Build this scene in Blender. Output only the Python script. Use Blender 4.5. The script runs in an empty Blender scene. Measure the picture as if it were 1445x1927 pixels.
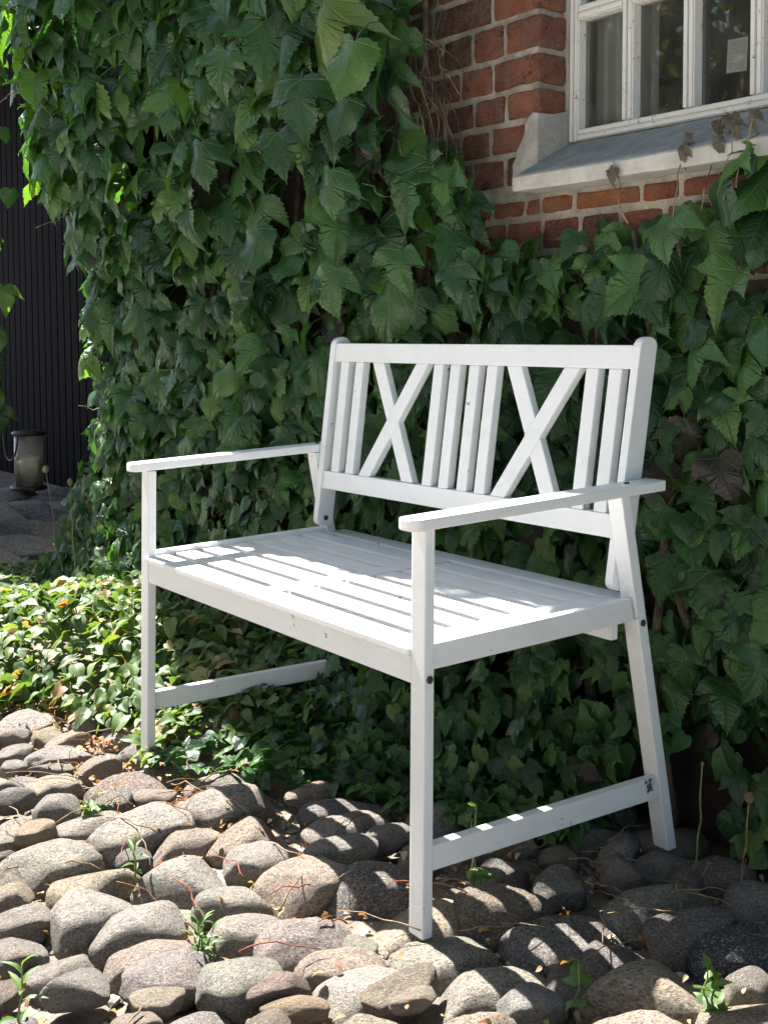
import bpy, bmesh, math, random
import numpy as np
from mathutils import Vector, Matrix, noise
from mathutils.bvhtree import BVHTree

rng = np.random.default_rng(7)
random.seed(7)
SC = bpy.context.scene
COL = SC.collection
rad = math.radians

# ------------------------------------------------------------------ camera
cam_d = bpy.data.cameras.new('camera')
cam_d.sensor_width = 36.0
cam_d.lens = 42.0235
cam_d.shift_y = -0.1499
cam_d.clip_start = 0.02
cam_d.clip_end = 400
cam = bpy.data.objects.new('camera', cam_d)
COL.objects.link(cam)
CAMP = np.array((2.457, -1.1268, 0.9164))
CR = np.array((0.5887, 0.8083, 0.0065)); CF = np.array((-0.8083, 0.5886, -0.0120))
CF /= np.linalg.norm(CF); CR -= CF * (CR @ CF); CR /= np.linalg.norm(CR); CU = np.cross(CR, CF)
cam.matrix_world = Matrix([[CR[i], CU[i], -CF[i], CAMP[i]] for i in range(3)] + [[0, 0, 0, 1]])
SC.camera = cam

# ------------------------------------------------------------------ light
SUN = Vector((-0.573, -0.018, 0.82)).normalized()          # direction towards the sun
world = bpy.data.worlds.new('World'); SC.world = world
world.use_nodes = True
wn = world.node_tree
sky = wn.nodes.new('ShaderNodeTexSky'); sky.sky_type = 'NISHITA'
sky.sun_disc = False
sky.sun_elevation = math.asin(SUN.z)
sky.sun_rotation = math.atan2(SUN.x, SUN.y)
sky.air_density = 1.0; sky.dust_density = 1.2; sky.ozone_density = 1.0
wn.links.new(sky.outputs[0], wn.nodes['Background'].inputs[0])
wn.nodes['Background'].inputs[1].default_value = 0.058
sd = bpy.data.lights.new('sun', 'SUN'); sd.energy = 4.8; sd.angle = rad(0.53); sd.color = (1.0, 0.965, 0.91)
sun = bpy.data.objects.new('sun', sd); COL.objects.link(sun)
sun.rotation_euler = SUN.to_track_quat('Z', 'Y').to_euler()
sun.location = (-4, 0, 6)
SC.view_settings.view_transform = 'Standard'; SC.view_settings.look = 'None'
SC.view_settings.gamma = 1.0; SC.view_settings.exposure = 2.28
SC.cycles.use_denoising = True
SC.cycles.max_bounces = 8; SC.cycles.transparent_max_bounces = 12

# ------------------------------------------------------------------ helpers
def tag(o, label=None, cat=None, group=None, kind=None):
    if label: o['label'] = label
    if cat: o['category'] = cat
    if group: o['group'] = group
    if kind: o['kind'] = kind
    return o

def empty(name, loc=(0, 0, 0), **kw):
    o = bpy.data.objects.new(name, None); COL.objects.link(o); o.location = loc
    o.empty_display_size = 0.1
    return tag(o, **kw)

def wm(o):
    return o.matrix_basis.copy() if o.parent is None else wm(o.parent) @ o.matrix_parent_inverse @ o.matrix_basis

def link(name, me, mat=None, parent=None, loc=None, **kw):
    if mat is not None and not me.materials: me.materials.append(mat)
    o = bpy.data.objects.new(name, me); COL.objects.link(o)
    if parent is not None:
        o.parent = parent; o.matrix_parent_inverse = wm(parent).inverted()
    if loc is not None: o.location = loc
    return tag(o, **kw)

def me_from(name, verts, faces, smooth=False):
    me = bpy.data.meshes.new(name); me.from_pydata([tuple(v) for v in verts], [], [tuple(f) for f in faces]); me.update()
    if smooth: me.polygons.foreach_set('use_smooth', [True] * len(me.polygons))
    return me

def bm_mesh(bm, name, smooth=False):
    me = bpy.data.meshes.new(name); bmesh.ops.recalc_face_normals(bm, faces=bm.faces); bm.to_mesh(me); bm.free()
    if smooth: me.polygons.foreach_set('use_smooth', [True] * len(me.polygons))
    return me

def hexa(bm, c):
    """c: 8 corners, bottom 4 counter-clockwise then top 4"""
    v = [bm.verts.new(p) for p in c]
    for f in ((3, 2, 1, 0), (4, 5, 6, 7), (0, 1, 5, 4), (1, 2, 6, 5), (2, 3, 7, 6), (3, 0, 4, 7)):
        bm.faces.new([v[i] for i in f])

def box_c(x0, x1, y0, y1, z0, z1):
    return [(x0, y0, z0), (x1, y0, z0), (x1, y1, z0), (x0, y1, z0), (x0, y0, z1), (x1, y0, z1), (x1, y1, z1), (x0, y1, z1)]

def solid(name, corners, mat, parent=None, bev=0.0, seg=2, **kw):
    bm = bmesh.new()
    for c in (corners if isinstance(corners[0][0], (tuple, list)) else [corners]): hexa(bm, c)
    if bev: bmesh.ops.bevel(bm, geom=list(bm.edges), offset=bev, segments=seg, affect='EDGES', profile=0.6, clamp_overlap=True)
    return link(name, bm_mesh(bm, name), mat, parent, **kw)

def prism(pts, axis_pts):
    """extrude a closed 2D profile: pts list of 3D points, axis_pts = offset vector"""
    bm = bmesh.new()
    a = [bm.verts.new(p) for p in pts]; b = [bm.verts.new(Vector(p) + Vector(axis_pts)) for p in pts]
    bm.faces.new(a); bm.faces.new(b[::-1])
    n = len(pts)
    for i in range(n): bm.faces.new([a[i], a[(i + 1) % n], b[(i + 1) % n], b[i]])
    return bm

def tube_into(bm, pts, r0, r1=None, sides=6):
    r1 = r0 if r1 is None else r1
    pts = [Vector(p) for p in pts]; n = len(pts); rings = []
    up = Vector((0.3, 0.2, 1)).normalized()
    for i, p in enumerate(pts):
        t = (pts[min(i + 1, n - 1)] - pts[max(i - 1, 0)]).normalized()
        a = t.cross(up)
        if a.length < 1e-3: a = t.cross(Vector((1, 0, 0)))
        a.normalize(); b = t.cross(a)
        r = r0 + (r1 - r0) * i / max(1, n - 1)
        rings.append([bm.verts.new(p + a * (r * math.cos(2 * math.pi * k / sides)) + b * (r * math.sin(2 * math.pi * k / sides))) for k in range(sides)])
    for i in range(n - 1):
        for k in range(sides):
            bm.faces.new([rings[i][k], rings[i][(k + 1) % sides], rings[i + 1][(k + 1) % sides], rings[i + 1][k]])
    bm.faces.new(rings[0][::-1]); bm.faces.new(rings[-1])

def lathe_into(bm, prof, c, sides=24, close=False):
    rings = []
    for r, z in prof:
        if r < 1e-5: rings.append([bm.verts.new((c[0], c[1], c[2] + z))])
        else: rings.append([bm.verts.new((c[0] + r * math.cos(2 * math.pi * k / sides), c[1] + r * math.sin(2 * math.pi * k / sides), c[2] + z)) for k in range(sides)])
    m = len(rings)
    for i in range(m if close else m - 1):
        A, B = rings[i], rings[(i + 1) % m]
        for k in range(sides):
            k2 = (k + 1) % sides
            if len(A) == 1 and len(B) == 1: break
            if len(A) == 1: bm.faces.new([A[0], B[k2], B[k]])
            elif len(B) == 1: bm.faces.new([A[k], A[k2], B[0]])
            else: bm.faces.new([A[k], A[k2], B[k2], B[k]])

def interp(x, xs, ys): return float(np.interp(x, xs, ys))

# ------------------------------------------------------------------ material kit
class NT:
    def __init__(s, name):
        s.m = bpy.data.materials.new(name); s.m.use_nodes = True; s.t = s.m.node_tree
        s.b = s.t.nodes['Principled BSDF']; s.out = s.t.nodes['Material Output']
    def n(s, typ, **kw):
        nd = s.t.nodes.new('ShaderNode' + typ)
        for k, v in kw.items(): setattr(nd, k, v)
        return nd
    def l(s, a, b): s.t.links.new(a, b)
    def val(s, node, i, v):
        if hasattr(v, 'is_linked') or isinstance(v, bpy.types.NodeSocket): s.l(v, node.inputs[i])
        else: node.inputs[i].default_value = v
    def coord(s, kind='Object', scale=None, offset_random=False):
        c = s.n('TexCoord').outputs[kind]
        if offset_random:
            r = s.n('ObjectInfo').outputs['Random']
            mul = s.math('MULTIPLY', r, 37.0)
            comb = s.n('CombineXYZ'); s.l(mul, comb.inputs[0]); s.l(mul, comb.inputs[1]); s.l(mul, comb.inputs[2])
            add = s.n('VectorMath', operation='ADD'); s.l(c, add.inputs[0]); s.l(comb.outputs[0], add.inputs[1]); c = add.outputs[0]
        if scale is not None:
            mp = s.n('Mapping'); s.l(c, mp.inputs[0])
            mp.inputs['Scale'].default_value = scale if isinstance(scale, (tuple, list)) else (scale,) * 3
            c = mp.outputs[0]
        return c
    def noise(s, co, scale, detail=4, rough=0.55, out='Fac'):
        nd = s.n('TexNoise'); s.l(co, nd.inputs['Vector']); nd.inputs['Scale'].default_value = scale
        nd.inputs['Detail'].default_value = detail; nd.inputs['Roughness'].default_value = rough
        return nd.outputs[out]
    def voro(s, co, scale, feature='F1', out='Distance', rnd=1.0):
        nd = s.n('TexVoronoi', feature=feature); s.l(co, nd.inputs['Vector']); nd.inputs['Scale'].default_value = scale
        nd.inputs['Randomness'].default_value = rnd
        return nd.outputs[out]
    def math(s, op, a, b=0.0, c=None, clamp=False):
        nd = s.n('Math', operation=op); nd.use_clamp = clamp
        s.val(nd, 0, a); s.val(nd, 1, b)
        if c is not None: s.val(nd, 2, c)
        return nd.outputs[0]
    def ss(s, v, a, b, lo=0.0, hi=1.0):
        nd = s.n('MapRange', interpolation_type='SMOOTHSTEP'); s.val(nd, 0, v)
        nd.inputs[1].default_value = a; nd.inputs[2].default_value = b; nd.inputs[3].default_value = lo; nd.inputs[4].default_value = hi
        return nd.outputs[0]
    def mix(s, f, a, b, mode='MIX'):
        nd = s.n('Mix', data_type='RGBA', blend_type=mode); s.val(nd, 0, f)
        for i, v in ((6, a), (7, b)):
            if isinstance(v, (tuple, list)): nd.inputs[i].default_value = (*v[:3], 1)
            else: s.l(v, nd.inputs[i])
        return nd.outputs[2]
    def ramp(s, f, stops, interp='LINEAR'):
        nd = s.n('ValToRGB'); s.l(f, nd.inputs[0]); cr = nd.color_ramp; cr.interpolation = interp
        while len(cr.elements) < len(stops): cr.elements.new(0.5)
        for e, (p, c) in zip(cr.elements, stops): e.position = p; e.color = (*c, 1) if len(c) == 3 else c
        return nd.outputs[0]
    def bump(s, h, strength, dist, normal=None):
        nd = s.n('Bump'); s.l(h, nd.inputs['Height']); nd.inputs['Strength'].default_value = strength; nd.inputs['Distance'].default_value = dist
        if normal is not None: s.l(normal, nd.inputs['Normal'])
        return nd.outputs[0]
    def fin(s, col, rough=0.8, normal=None, spec=None, **kw):
        s.val(s.b, 'Base Color', (*col[:3], 1) if isinstance(col, (tuple, list)) else col)
        s.val(s.b, 'Roughness', rough)
        if normal is not None: s.l(normal, s.b.inputs['Normal'])
        if spec is not None: s.val(s.b, 'Specular IOR Level', spec)
        for k, v in kw.items(): s.val(s.b, k, v)
        return s.m

def simple(name, col, rough=0.6, var=0.15, scale=20, bump=0.0, spec=None, **kw):
    k = NT(name); co = k.coord('Object')
    f = k.noise(co, scale, 5)
    c = k.mix(f, tuple(v * (1 - var) for v in col), tuple(min(1, v * (1 + var)) for v in col))
    nm = k.bump(f, bump, 0.004) if bump else None
    return k.fin(c, rough, nm, spec, **kw)

# white bench paint with chips, fly specks, a little algae at the feet
def mat_paint():
    k = NT('white_paint'); co = k.coord('Object')
    big = k.noise(co, 9, 4); fine = k.noise(co, 160, 3)
    base = k.mix(big, (0.70, 0.71, 0.71), (0.78, 0.79, 0.795))
    # wood grain showing through the paint film
    g = k.noise(k.coord('Object', (6, 40, 40)), 14, 3)
    base = k.mix(k.ss(g, 0.5, 0.75, 0, 0.22), base, (0.60, 0.595, 0.57))
    stain = k.noise(k.coord('Object', (3, 3, 9)), 2.2, 6, 0.7)
    base = k.mix(k.ss(stain, 0.5, 0.75, 0, 0.30), base, (0.56, 0.555, 0.53))
    # chipped paint: sparse irregular flecks
    chipn = k.noise(co, 13, 6, 0.72)
    chip = k.ss(chipn, 0.66, 0.672)
    spk = k.ss(k.voro(co, 75), 0.045, 0.028)
    spkm = k.ss(k.noise(co, 5, 2), 0.48, 0.6)
    spots = k.math('MULTIPLY', spk, spkm)
    base = k.mix(k.math('MULTIPLY', spots, 0.75), base, (0.16, 0.15, 0.13))
    base = k.mix(chip, base, (0.11, 0.10, 0.09))
    # algae and splash dirt with its own patchy shape, near the ground
    sep = k.n('SeparateXYZ'); k.l(k.n('NewGeometry').outputs['Position'], sep.inputs[0])
    low = k.ss(sep.outputs[2], 0.15, 0.0)
    alg = k.math('MULTIPLY', low, k.ss(k.noise(co, 150, 6, 0.75), 0.56, 0.66))
    base = k.mix(k.math('MULTIPLY', alg, 0.6), base, (0.16, 0.18, 0.14))
    h = k.math('SUBTRACT', k.math('ADD', k.math('MULTIPLY', g, 0.4), k.math('MULTIPLY', fine, 0.3)), chip)
    return k.fin(base, 0.42, k.bump(h, 0.45, 0.002), 0.4)

def mat_leaf(name, ramp, rough=0.42, trans=0.3, veins=True, spec=0.5):
    k = NT(name)
    at = k.n('Attribute'); at.attribute_name = 'tint'
    t = k.math('FRACT', k.math('ADD', at.outputs['Fac'], k.n('ObjectInfo').outputs['Random']))
    col = k.ramp(t, ramp)
    uv = k.n('TexCoord').outputs['UV']
    blot = k.noise(uv, 3.0, 4)
    col = k.mix(k.ss(blot, 0.35, 0.7, 0, 0.35), col, k.mix(0.5, col, (0.02, 0.05, 0.03)))
    nm = None
    if veins:
        sep = k.n('SeparateXYZ'); k.l(uv, sep.inputs[0])
        u = k.math('ABSOLUTE', sep.outputs[0]); v = sep.outputs[1]
        ang = k.math('ARCTAN2', u, v)
        r = k.math('SQRT', k.math('ADD', k.math('MULTIPLY', u, u), k.math('MULTIPLY', v, v)))
        pp = k.math('PINGPONG', ang, 0.385)
        d = k.math('MULTIPLY', pp, r)
        vein = k.ss(d, 0.022, 0.004)
        # side veins, herringbone off the main ones
        w = k.math('PINGPONG', k.math('SUBTRACT', k.math('MULTIPLY', r, 1.0), k.math('MULTIPLY', pp, 0.45)), 0.055)
        side = k.math('MULTIPLY', k.ss(w, 0.012, 0.002), 0.35)
        vv = k.math('MAXIMUM', vein, side)
        col = k.mix(k.math('MULTIPLY', vv, 0.20), col, (0.20, 0.28, 0.12))
        h = k.math('SUBTRACT', k.math('MULTIPLY', k.noise(uv, 9, 3), 0.5), vv)
        nm = k.bump(h, 0.55, 0.004)
    k.fin(col, rough, nm, spec)
    tr = k.n('BsdfTranslucent')
    tc = k.mix(1.0, col, (1.0, 1.0, 0.30), 'MULTIPLY'); tc2 = k.mix(1.0, tc, (2.2, 2.2, 2.2), 'MULTIPLY')
    k.l(tc2, tr.inputs[0])
    if nm is not None: k.l(nm, tr.inputs['Normal'])
    mx = k.n('MixShader'); mx.inputs[0].default_value = trans
    k.l(k.b.outputs[0], mx.inputs[1]); k.l(tr.outputs[0], mx.inputs[2]); k.l(mx.outputs[0], k.out.inputs[0])
    return k.m

def mat_stone():
    k = NT('fieldstone'); co = k.coord('Object', None, True)
    oi = k.n('ObjectInfo').outputs['Color']
    big = k.noise(co, 1.6, 5, 0.6); mid = k.noise(co, 7, 6, 0.65); fine = k.noise(co, 38, 5, 0.7)
    c = k.mix(k.ss(big, 0.3, 0.7), k.mix(1.0, oi, (0.8, 0.8, 0.8), 'MULTIPLY'), k.mix(1.0, oi, (1.22, 1.18, 1.1), 'MULTIPLY'))
    c = k.mix(k.ss(mid, 0.5, 0.72, 0, 0.55), c, k.mix(1.0, oi, (0.5, 0.48, 0.47), 'MULTIPLY'))
    # mineral grains
    vc = k.voro(co, 30, out='Color'); sp = k.n('SeparateColor'); k.l(vc, sp.inputs[0])
    c = k.mix(k.ss(sp.outputs[0], 0.68, 0.8, 0, 0.7), c, k.mix(1.0, oi, (0.32, 0.31, 0.33), 'MULTIPLY'))
    c = k.mix(k.ss(sp.outputs[1], 0.78, 0.9, 0, 0.6), c, k.mix(0.6, oi, (0.62, 0.60, 0.56)))
    # lichen / dried mud blotches
    c = k.mix(k.math('MULTIPLY', k.ss(k.noise(co, 2.6, 6, 0.75), 0.58, 0.66), 0.4), c, (0.34, 0.32, 0.27))
    crack = k.ss(k.voro(k.coord('Object', (1.4, 3.2, 2.6), True), 0.9, 'DISTANCE_TO_EDGE'), 0.03, 0.0)
    crack = k.math('MULTIPLY', crack, k.ss(mid, 0.58, 0.7, 0, 0.5))
    c = k.mix(k.math('MULTIPLY', crack, 0.7), c, (0.05, 0.045, 0.04))
    h = k.math('ADD', k.math('MULTIPLY', mid, 0.8), k.math('MULTIPLY', fine, 0.45))
    h = k.math('SUBTRACT', h, k.math('MULTIPLY', crack, 0.8))
    return k.fin(c, 0.82, k.bump(h, 1.0, 0.017), 0.3)

def mat_brick():
    k = NT('old_brick'); co = k.coord('Object', None, True); oi = k.n('ObjectInfo').outputs['Color']
    big = k.noise(co, 12, 5, 0.65); fine = k.noise(co, 330, 5, 0.7); mid = k.noise(co, 75, 6, 0.75)
    c = k.mix(k.ss(big, 0.35, 0.7), k.mix(1.0, oi, (0.72, 0.64, 0.62), 'MULTIPLY'), k.mix(1.0, oi, (1.4, 1.28, 1.1), 'MULTIPLY'))
    soot = k.ss(k.noise(co, 14, 6, 0.75), 0.57, 0.64)
    c = k.mix(k.math('MULTIPLY', soot, 0.85), c, (0.022, 0.017, 0.016))
    lime = k.math('MULTIPLY', k.ss(k.noise(co, 240, 4, 0.65), 0.56, 0.64), k.ss(k.noise(co, 28, 4, 0.6), 0.40, 0.58))
    c = k.mix(k.math('MULTIPLY', lime, 0.8), c, (0.40, 0.35, 0.30))
    c = k.mix(k.ss(k.noise(co, 30, 6, 0.75), 0.38, 0.72, 0, 0.65), c, (0.27, 0.20, 0.17))
    c = k.mix(k.ss(mid, 0.62, 0.78, 0, 0.5), c, (0.10, 0.055, 0.04))
    h = k.math('ADD', k.math('MULTIPLY', mid, 0.9), k.math('MULTIPLY', fine, 0.5))
    return k.fin(c, 0.9, k.bump(h, 1.0, 0.02), 0.2)

def mat_rough(name, ca, cb, scale=30, rough=0.92, bump=0.8, dist=0.006, speck=None, spec=0.25):
    k = NT(name); co = k.coord('Object')
    a = k.noise(co, scale * 0.25, 6, 0.7); b = k.noise(co, scale * 2.2, 5, 0.7)
    c = k.mix(k.ss(a, 0.35, 0.68), ca, cb)
    if speck: c = k.mix(k.ss(b, 0.6, 0.7, 0, 0.8), c, speck)
    h = k.math('ADD', k.math('MULTIPLY', a, 0.6), k.math('MULTIPLY', b, 0.5))
    return k.fin(c, rough, k.bump(h, bump, dist), spec)

M = {}
M['paint'] = mat_paint()
M['bolt'] = simple('bolt_steel', (0.07, 0.065, 0.06), 0.45, 0.3, 200, Metallic=0.8)
M['leaf'] = mat_leaf('ivy_leaf', [(0.0, (0.06, 0.035, 0.038)), (0.02, (0.020, 0.060, 0.024)), (0.4, (0.032, 0.100, 0.030)), (0.75, (0.054, 0.148, 0.036)), (0.95, (0.090, 0.195, 0.040)), (1.0, (0.13, 0.20, 0.05))], 0.31, 0.38, True, 0.48)
M['cover'] = mat_leaf('ground_cover_leaf', [(0.0, (0.045, 0.09, 0.03)), (0.35, (0.075, 0.13, 0.035)), (0.7, (0.105, 0.175, 0.05)), (0.9, (0.17, 0.22, 0.07)), (0.96, (0.30, 0.21, 0.09)), (1.0, (0.28, 0.13, 0.06))], 0.55, 0.28, False, 0.4)
M['weed'] = mat_leaf('weed_leaf', [(0.0, (0.06, 0.13, 0.03)), (1.0, (0.12, 0.20, 0.05))], 0.5, 0.3, False)
M['dry'] = mat_leaf('dry_leaf', [(0.0, (0.20, 0.10, 0.045)), (0.4, (0.33, 0.15, 0.06)), (0.7, (0.36, 0.24, 0.12)), (0.9, (0.45, 0.36, 0.24)), (1.0, (0.40, 0.07, 0.04))], 0.75, 0.2, False)
M['bark'] = mat_rough('vine_bark', (0.06, 0.045, 0.033), (0.17, 0.13, 0.095), 90)
M['twig'] = mat_rough('dry_twig', (0.16, 0.10, 0.06), (0.36, 0.27, 0.17), 120)
M['redtwig'] = mat_rough('red_twig', (0.22, 0.06, 0.035), (0.34, 0.12, 0.06), 120)
M['stem'] = simple('green_stem', (0.17, 0.20, 0.07), 0.6, 0.3, 60)
M['stone'] = mat_stone()
M['brick'] = mat_brick()
M['mortar'] = mat_rough('lime_mortar', (0.22, 0.195, 0.16), (0.45, 0.41, 0.345), 45, 0.95, 1.0, 0.010, (0.15, 0.13, 0.105))
M['plaster'] = mat_rough('cement_patch', (0.30, 0.285, 0.26), (0.47, 0.45, 0.41), 40, 0.95, 0.8, 0.006, (0.22, 0.21, 0.19))
M['sill'] = mat_rough('sill_cement', (0.40, 0.38, 0.345), (0.52, 0.50, 0.46), 50, 0.92, 0.6, 0.004, (0.30, 0.28, 0.25))
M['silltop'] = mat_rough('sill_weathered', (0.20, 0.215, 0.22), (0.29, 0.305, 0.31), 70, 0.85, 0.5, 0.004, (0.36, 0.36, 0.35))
M['soil'] = mat_rough('dry_soil', (0.12, 0.10, 0.078), (0.25, 0.215, 0.175), 45, 0.95, 1.0, 0.012, (0.33, 0.30, 0.26))
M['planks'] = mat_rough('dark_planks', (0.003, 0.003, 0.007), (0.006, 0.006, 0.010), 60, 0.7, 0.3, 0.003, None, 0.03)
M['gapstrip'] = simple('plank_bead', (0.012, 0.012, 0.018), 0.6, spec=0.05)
M['room'] = simple('room_wall', (0.16, 0.15, 0.14), 0.9)
M['black'] = simple('black_metal', (0.015, 0.015, 0.017), 0.4, 0.3, 60)
M['wax'] = simple('candle_wax', (0.88, 0.87, 0.84), 0.5, 0.03, 10)
M['tile'] = mat_rough('roof_boards', (0.02, 0.018, 0.018), (0.04, 0.035, 0.032), 30)

def mat_window_paint():
    k = NT('window_paint'); co = k.coord('Object')
    base = k.mix(k.noise(co, 14, 5), (0.60, 0.585, 0.55), (0.74, 0.73, 0.70))
    g = k.noise(k.coord('Object', (40, 40, 5)), 12, 4, 0.7)
    base = k.mix(k.ss(g, 0.58, 0.72, 0, 0.45), base, (0.40, 0.37, 0.33))
    chip = k.ss(k.noise(co, 60, 6, 0.75), 0.615, 0.65)
    base = k.mix(chip, base, (0.09, 0.075, 0.06))
    h = k.math('SUBTRACT', g, chip)
    return k.fin(base, 0.55, k.bump(h, 0.5, 0.003), 0.3)
M['winpaint'] = mat_window_paint()

def mat_glass():
    k = NT('window_glass')
    gl = k.n('BsdfGlossy'); gl.inputs['Roughness'].default_value = 0.0
    gl.inputs[0].default_value = (1, 1, 1, 1)
    tp = k.n('BsdfTransparent'); tp.inputs[0].default_value = (0.86, 0.90, 0.88, 1)
    co = k.coord('Object')
    nm = k.bump(k.noise(co, 5, 1), 0.03, 0.02); k.l(nm, gl.inputs['Normal'])
    fr = k.n('Fresnel'); fr.inputs[0].default_value = 1.5; k.l(nm, fr.inputs[1])
    mx = k.n('MixShader'); k.l(k.math('MULTIPLY', fr.outputs[0], 1.25), mx.inputs[0]); k.l(tp.outputs[0], mx.inputs[1]); k.l(gl.outputs[0], mx.inputs[2])
    # film of dust on the outside
    df = k.n('BsdfDiffuse'); df.inputs[0].default_value = (0.45, 0.45, 0.42, 1)
    m2 = k.n('MixShader'); k.l(k.ss(k.noise(co, 7, 6, 0.7), 0.3, 0.8, 0.03, 0.12), m2.inputs[0]); k.l(mx.outputs[0], m2.inputs[1]); k.l(df.outputs[0], m2.inputs[2])
    k.l(m2.outputs[0], k.out.inputs[0])
    return k.m
M['glass'] = mat_glass()

def mat_notice():
    k = NT('printed_notice'); co = k.coord('Object')
    sep = k.n('SeparateXYZ'); k.l(co, sep.inputs[0])
    line = k.ss(k.math('PINGPONG', sep.outputs[2], 0.0021), 0.0011, 0.0015)
    words = k.ss(k.noise(k.coord('Object', (240, 1, 900)), 1.0, 1), 0.42, 0.5)
    inside = k.math('MULTIPLY', k.ss(k.math('ABSOLUTE', sep.outputs[0]), 0.021, 0.020), k.ss(k.math('ABSOLUTE', sep.outputs[2]), 0.029, 0.028))
    ink = k.math('MULTIPLY', k.math('MULTIPLY', line, words), inside)
    c = k.mix(k.math('MULTIPLY', ink, 0.7), (0.40, 0.42, 0.42), (0.10, 0.11, 0.12))
    return k.fin(c, 0.7)
M['notice'] = mat_notice()

# ================================================================== ground
def nonuniform(vals): return sorted(set(round(v, 4) for v in vals))
gx = nonuniform(list(np.arange(-3.0, 2.6, 0.05)) + [-60, -40, -25, -15, -10, -7, -5, -4, 3.2, 4.5, 7, 12, 25, 60])
gy = nonuniform(list(np.arange(-1.6, 1.4, 0.05)) + [-60, -40, -25, -15, -10, -6, -4, -3, -2.2, 1.8, 3, 6, 12, 30, 60])
gv, gf = [], []
for j, y in enumerate(gy):
    for i, x in enumerate(gx):
        z = -0.040
        if -3 < x < 2.6 and -1.6 < y < 1.4: z += 0.012 * noise.noise((x * 9, y * 9, 0)) + 0.006 * noise.noise((x * 31, y * 31, 3))
        gv.append((x, y, z))
nx = len(gx)
for j in range(len(gy) - 1):
    for i in range(nx - 1): gf.append((j * nx + i, j * nx + i + 1, (j + 1) * nx + i + 1, (j + 1) * nx + i))
link('ground', me_from('ground', gv, gf, True), M['soil'], None, kind='structure', label='dry soil ground between the fieldstones')

yard = me_from('yard', [(-60, -60, -0.028), (60, -60, -0.028), (60, -1.35, -0.028), (-60, -1.35, -0.028), (2.6, -1.3499, -0.028), (60, -1.3499, -0.028), (60, 0.7, -0.028), (2.6, 0.7, -0.028)], [(0, 1, 2, 3), (4, 5, 6, 7)])
link('bounce_yard', yard, mat_rough('bounce_gravel', (0.33, 0.315, 0.285), (0.45, 0.43, 0.39), 40, 0.95), None, kind='structure', label='unseen pale yard sheet added in front of the building to bounce sunlight')  # unseen pale sheet added to bounce sunlight onto upright faces
# ================================================================== fieldstone paving
def stone_mesh(i):
    bm = bmesh.new(); bmesh.ops.create_icosphere(bm, subdivisions=4, radius=1.0)
    r = random.Random(100 + i); ex = r.uniform(2.2, 3.2); o = Vector((r.uniform(0, 50), r.uniform(0, 50), r.uniform(0, 50)))
    cuts = []
    for _ in range(r.randint(5, 10)):
        d = Vector((r.gauss(0, 1), r.gauss(0, 1), r.gauss(0, 0.8))).normalized(); cuts.append((d, r.uniform(0.66, 0.9)))
    for v in bm.verts:
        p = v.co.normalized()
        q = (abs(p.x) ** ex + abs(p.y) ** ex + abs(p.z) ** ex) ** (-1 / ex)
        p = p * q
        p = p * (1 + 0.10 * noise.noise(p * 0.9 + o) + 0.06 * noise.noise(p * 2.3 + o) + 0.03 * noise.noise(p * 5.5 + o) + 0.014 * noise.noise(p * 12 + o))
        for d, c in cuts:                                   # flattened, chipped sides
            e = p.dot(d) - c
            if e > 0: p = p - d * (e * 0.8)
        v.co = p
    return bm_mesh(bm, 'fieldstone', True)
STONE_ME = [stone_mesh(i) for i in range(16)]
for m_ in STONE_ME: m_.materials.append(M['stone'])
PAL = {'g': (0.30, 0.285, 0.26), 't': (0.34, 0.29, 0.235), 'p': (0.285, 0.255, 0.24), 'd': (0.20, 0.19, 0.185), 'n': (0.26, 0.26, 0.24),
       'w': (0.44, 0.43, 0.395), 'o': (0.38, 0.29, 0.20), 'b': (0.24, 0.195, 0.16), 's': (0.33, 0.33, 0.335), 'k': (0.085, 0.095, 0.115)}
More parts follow.
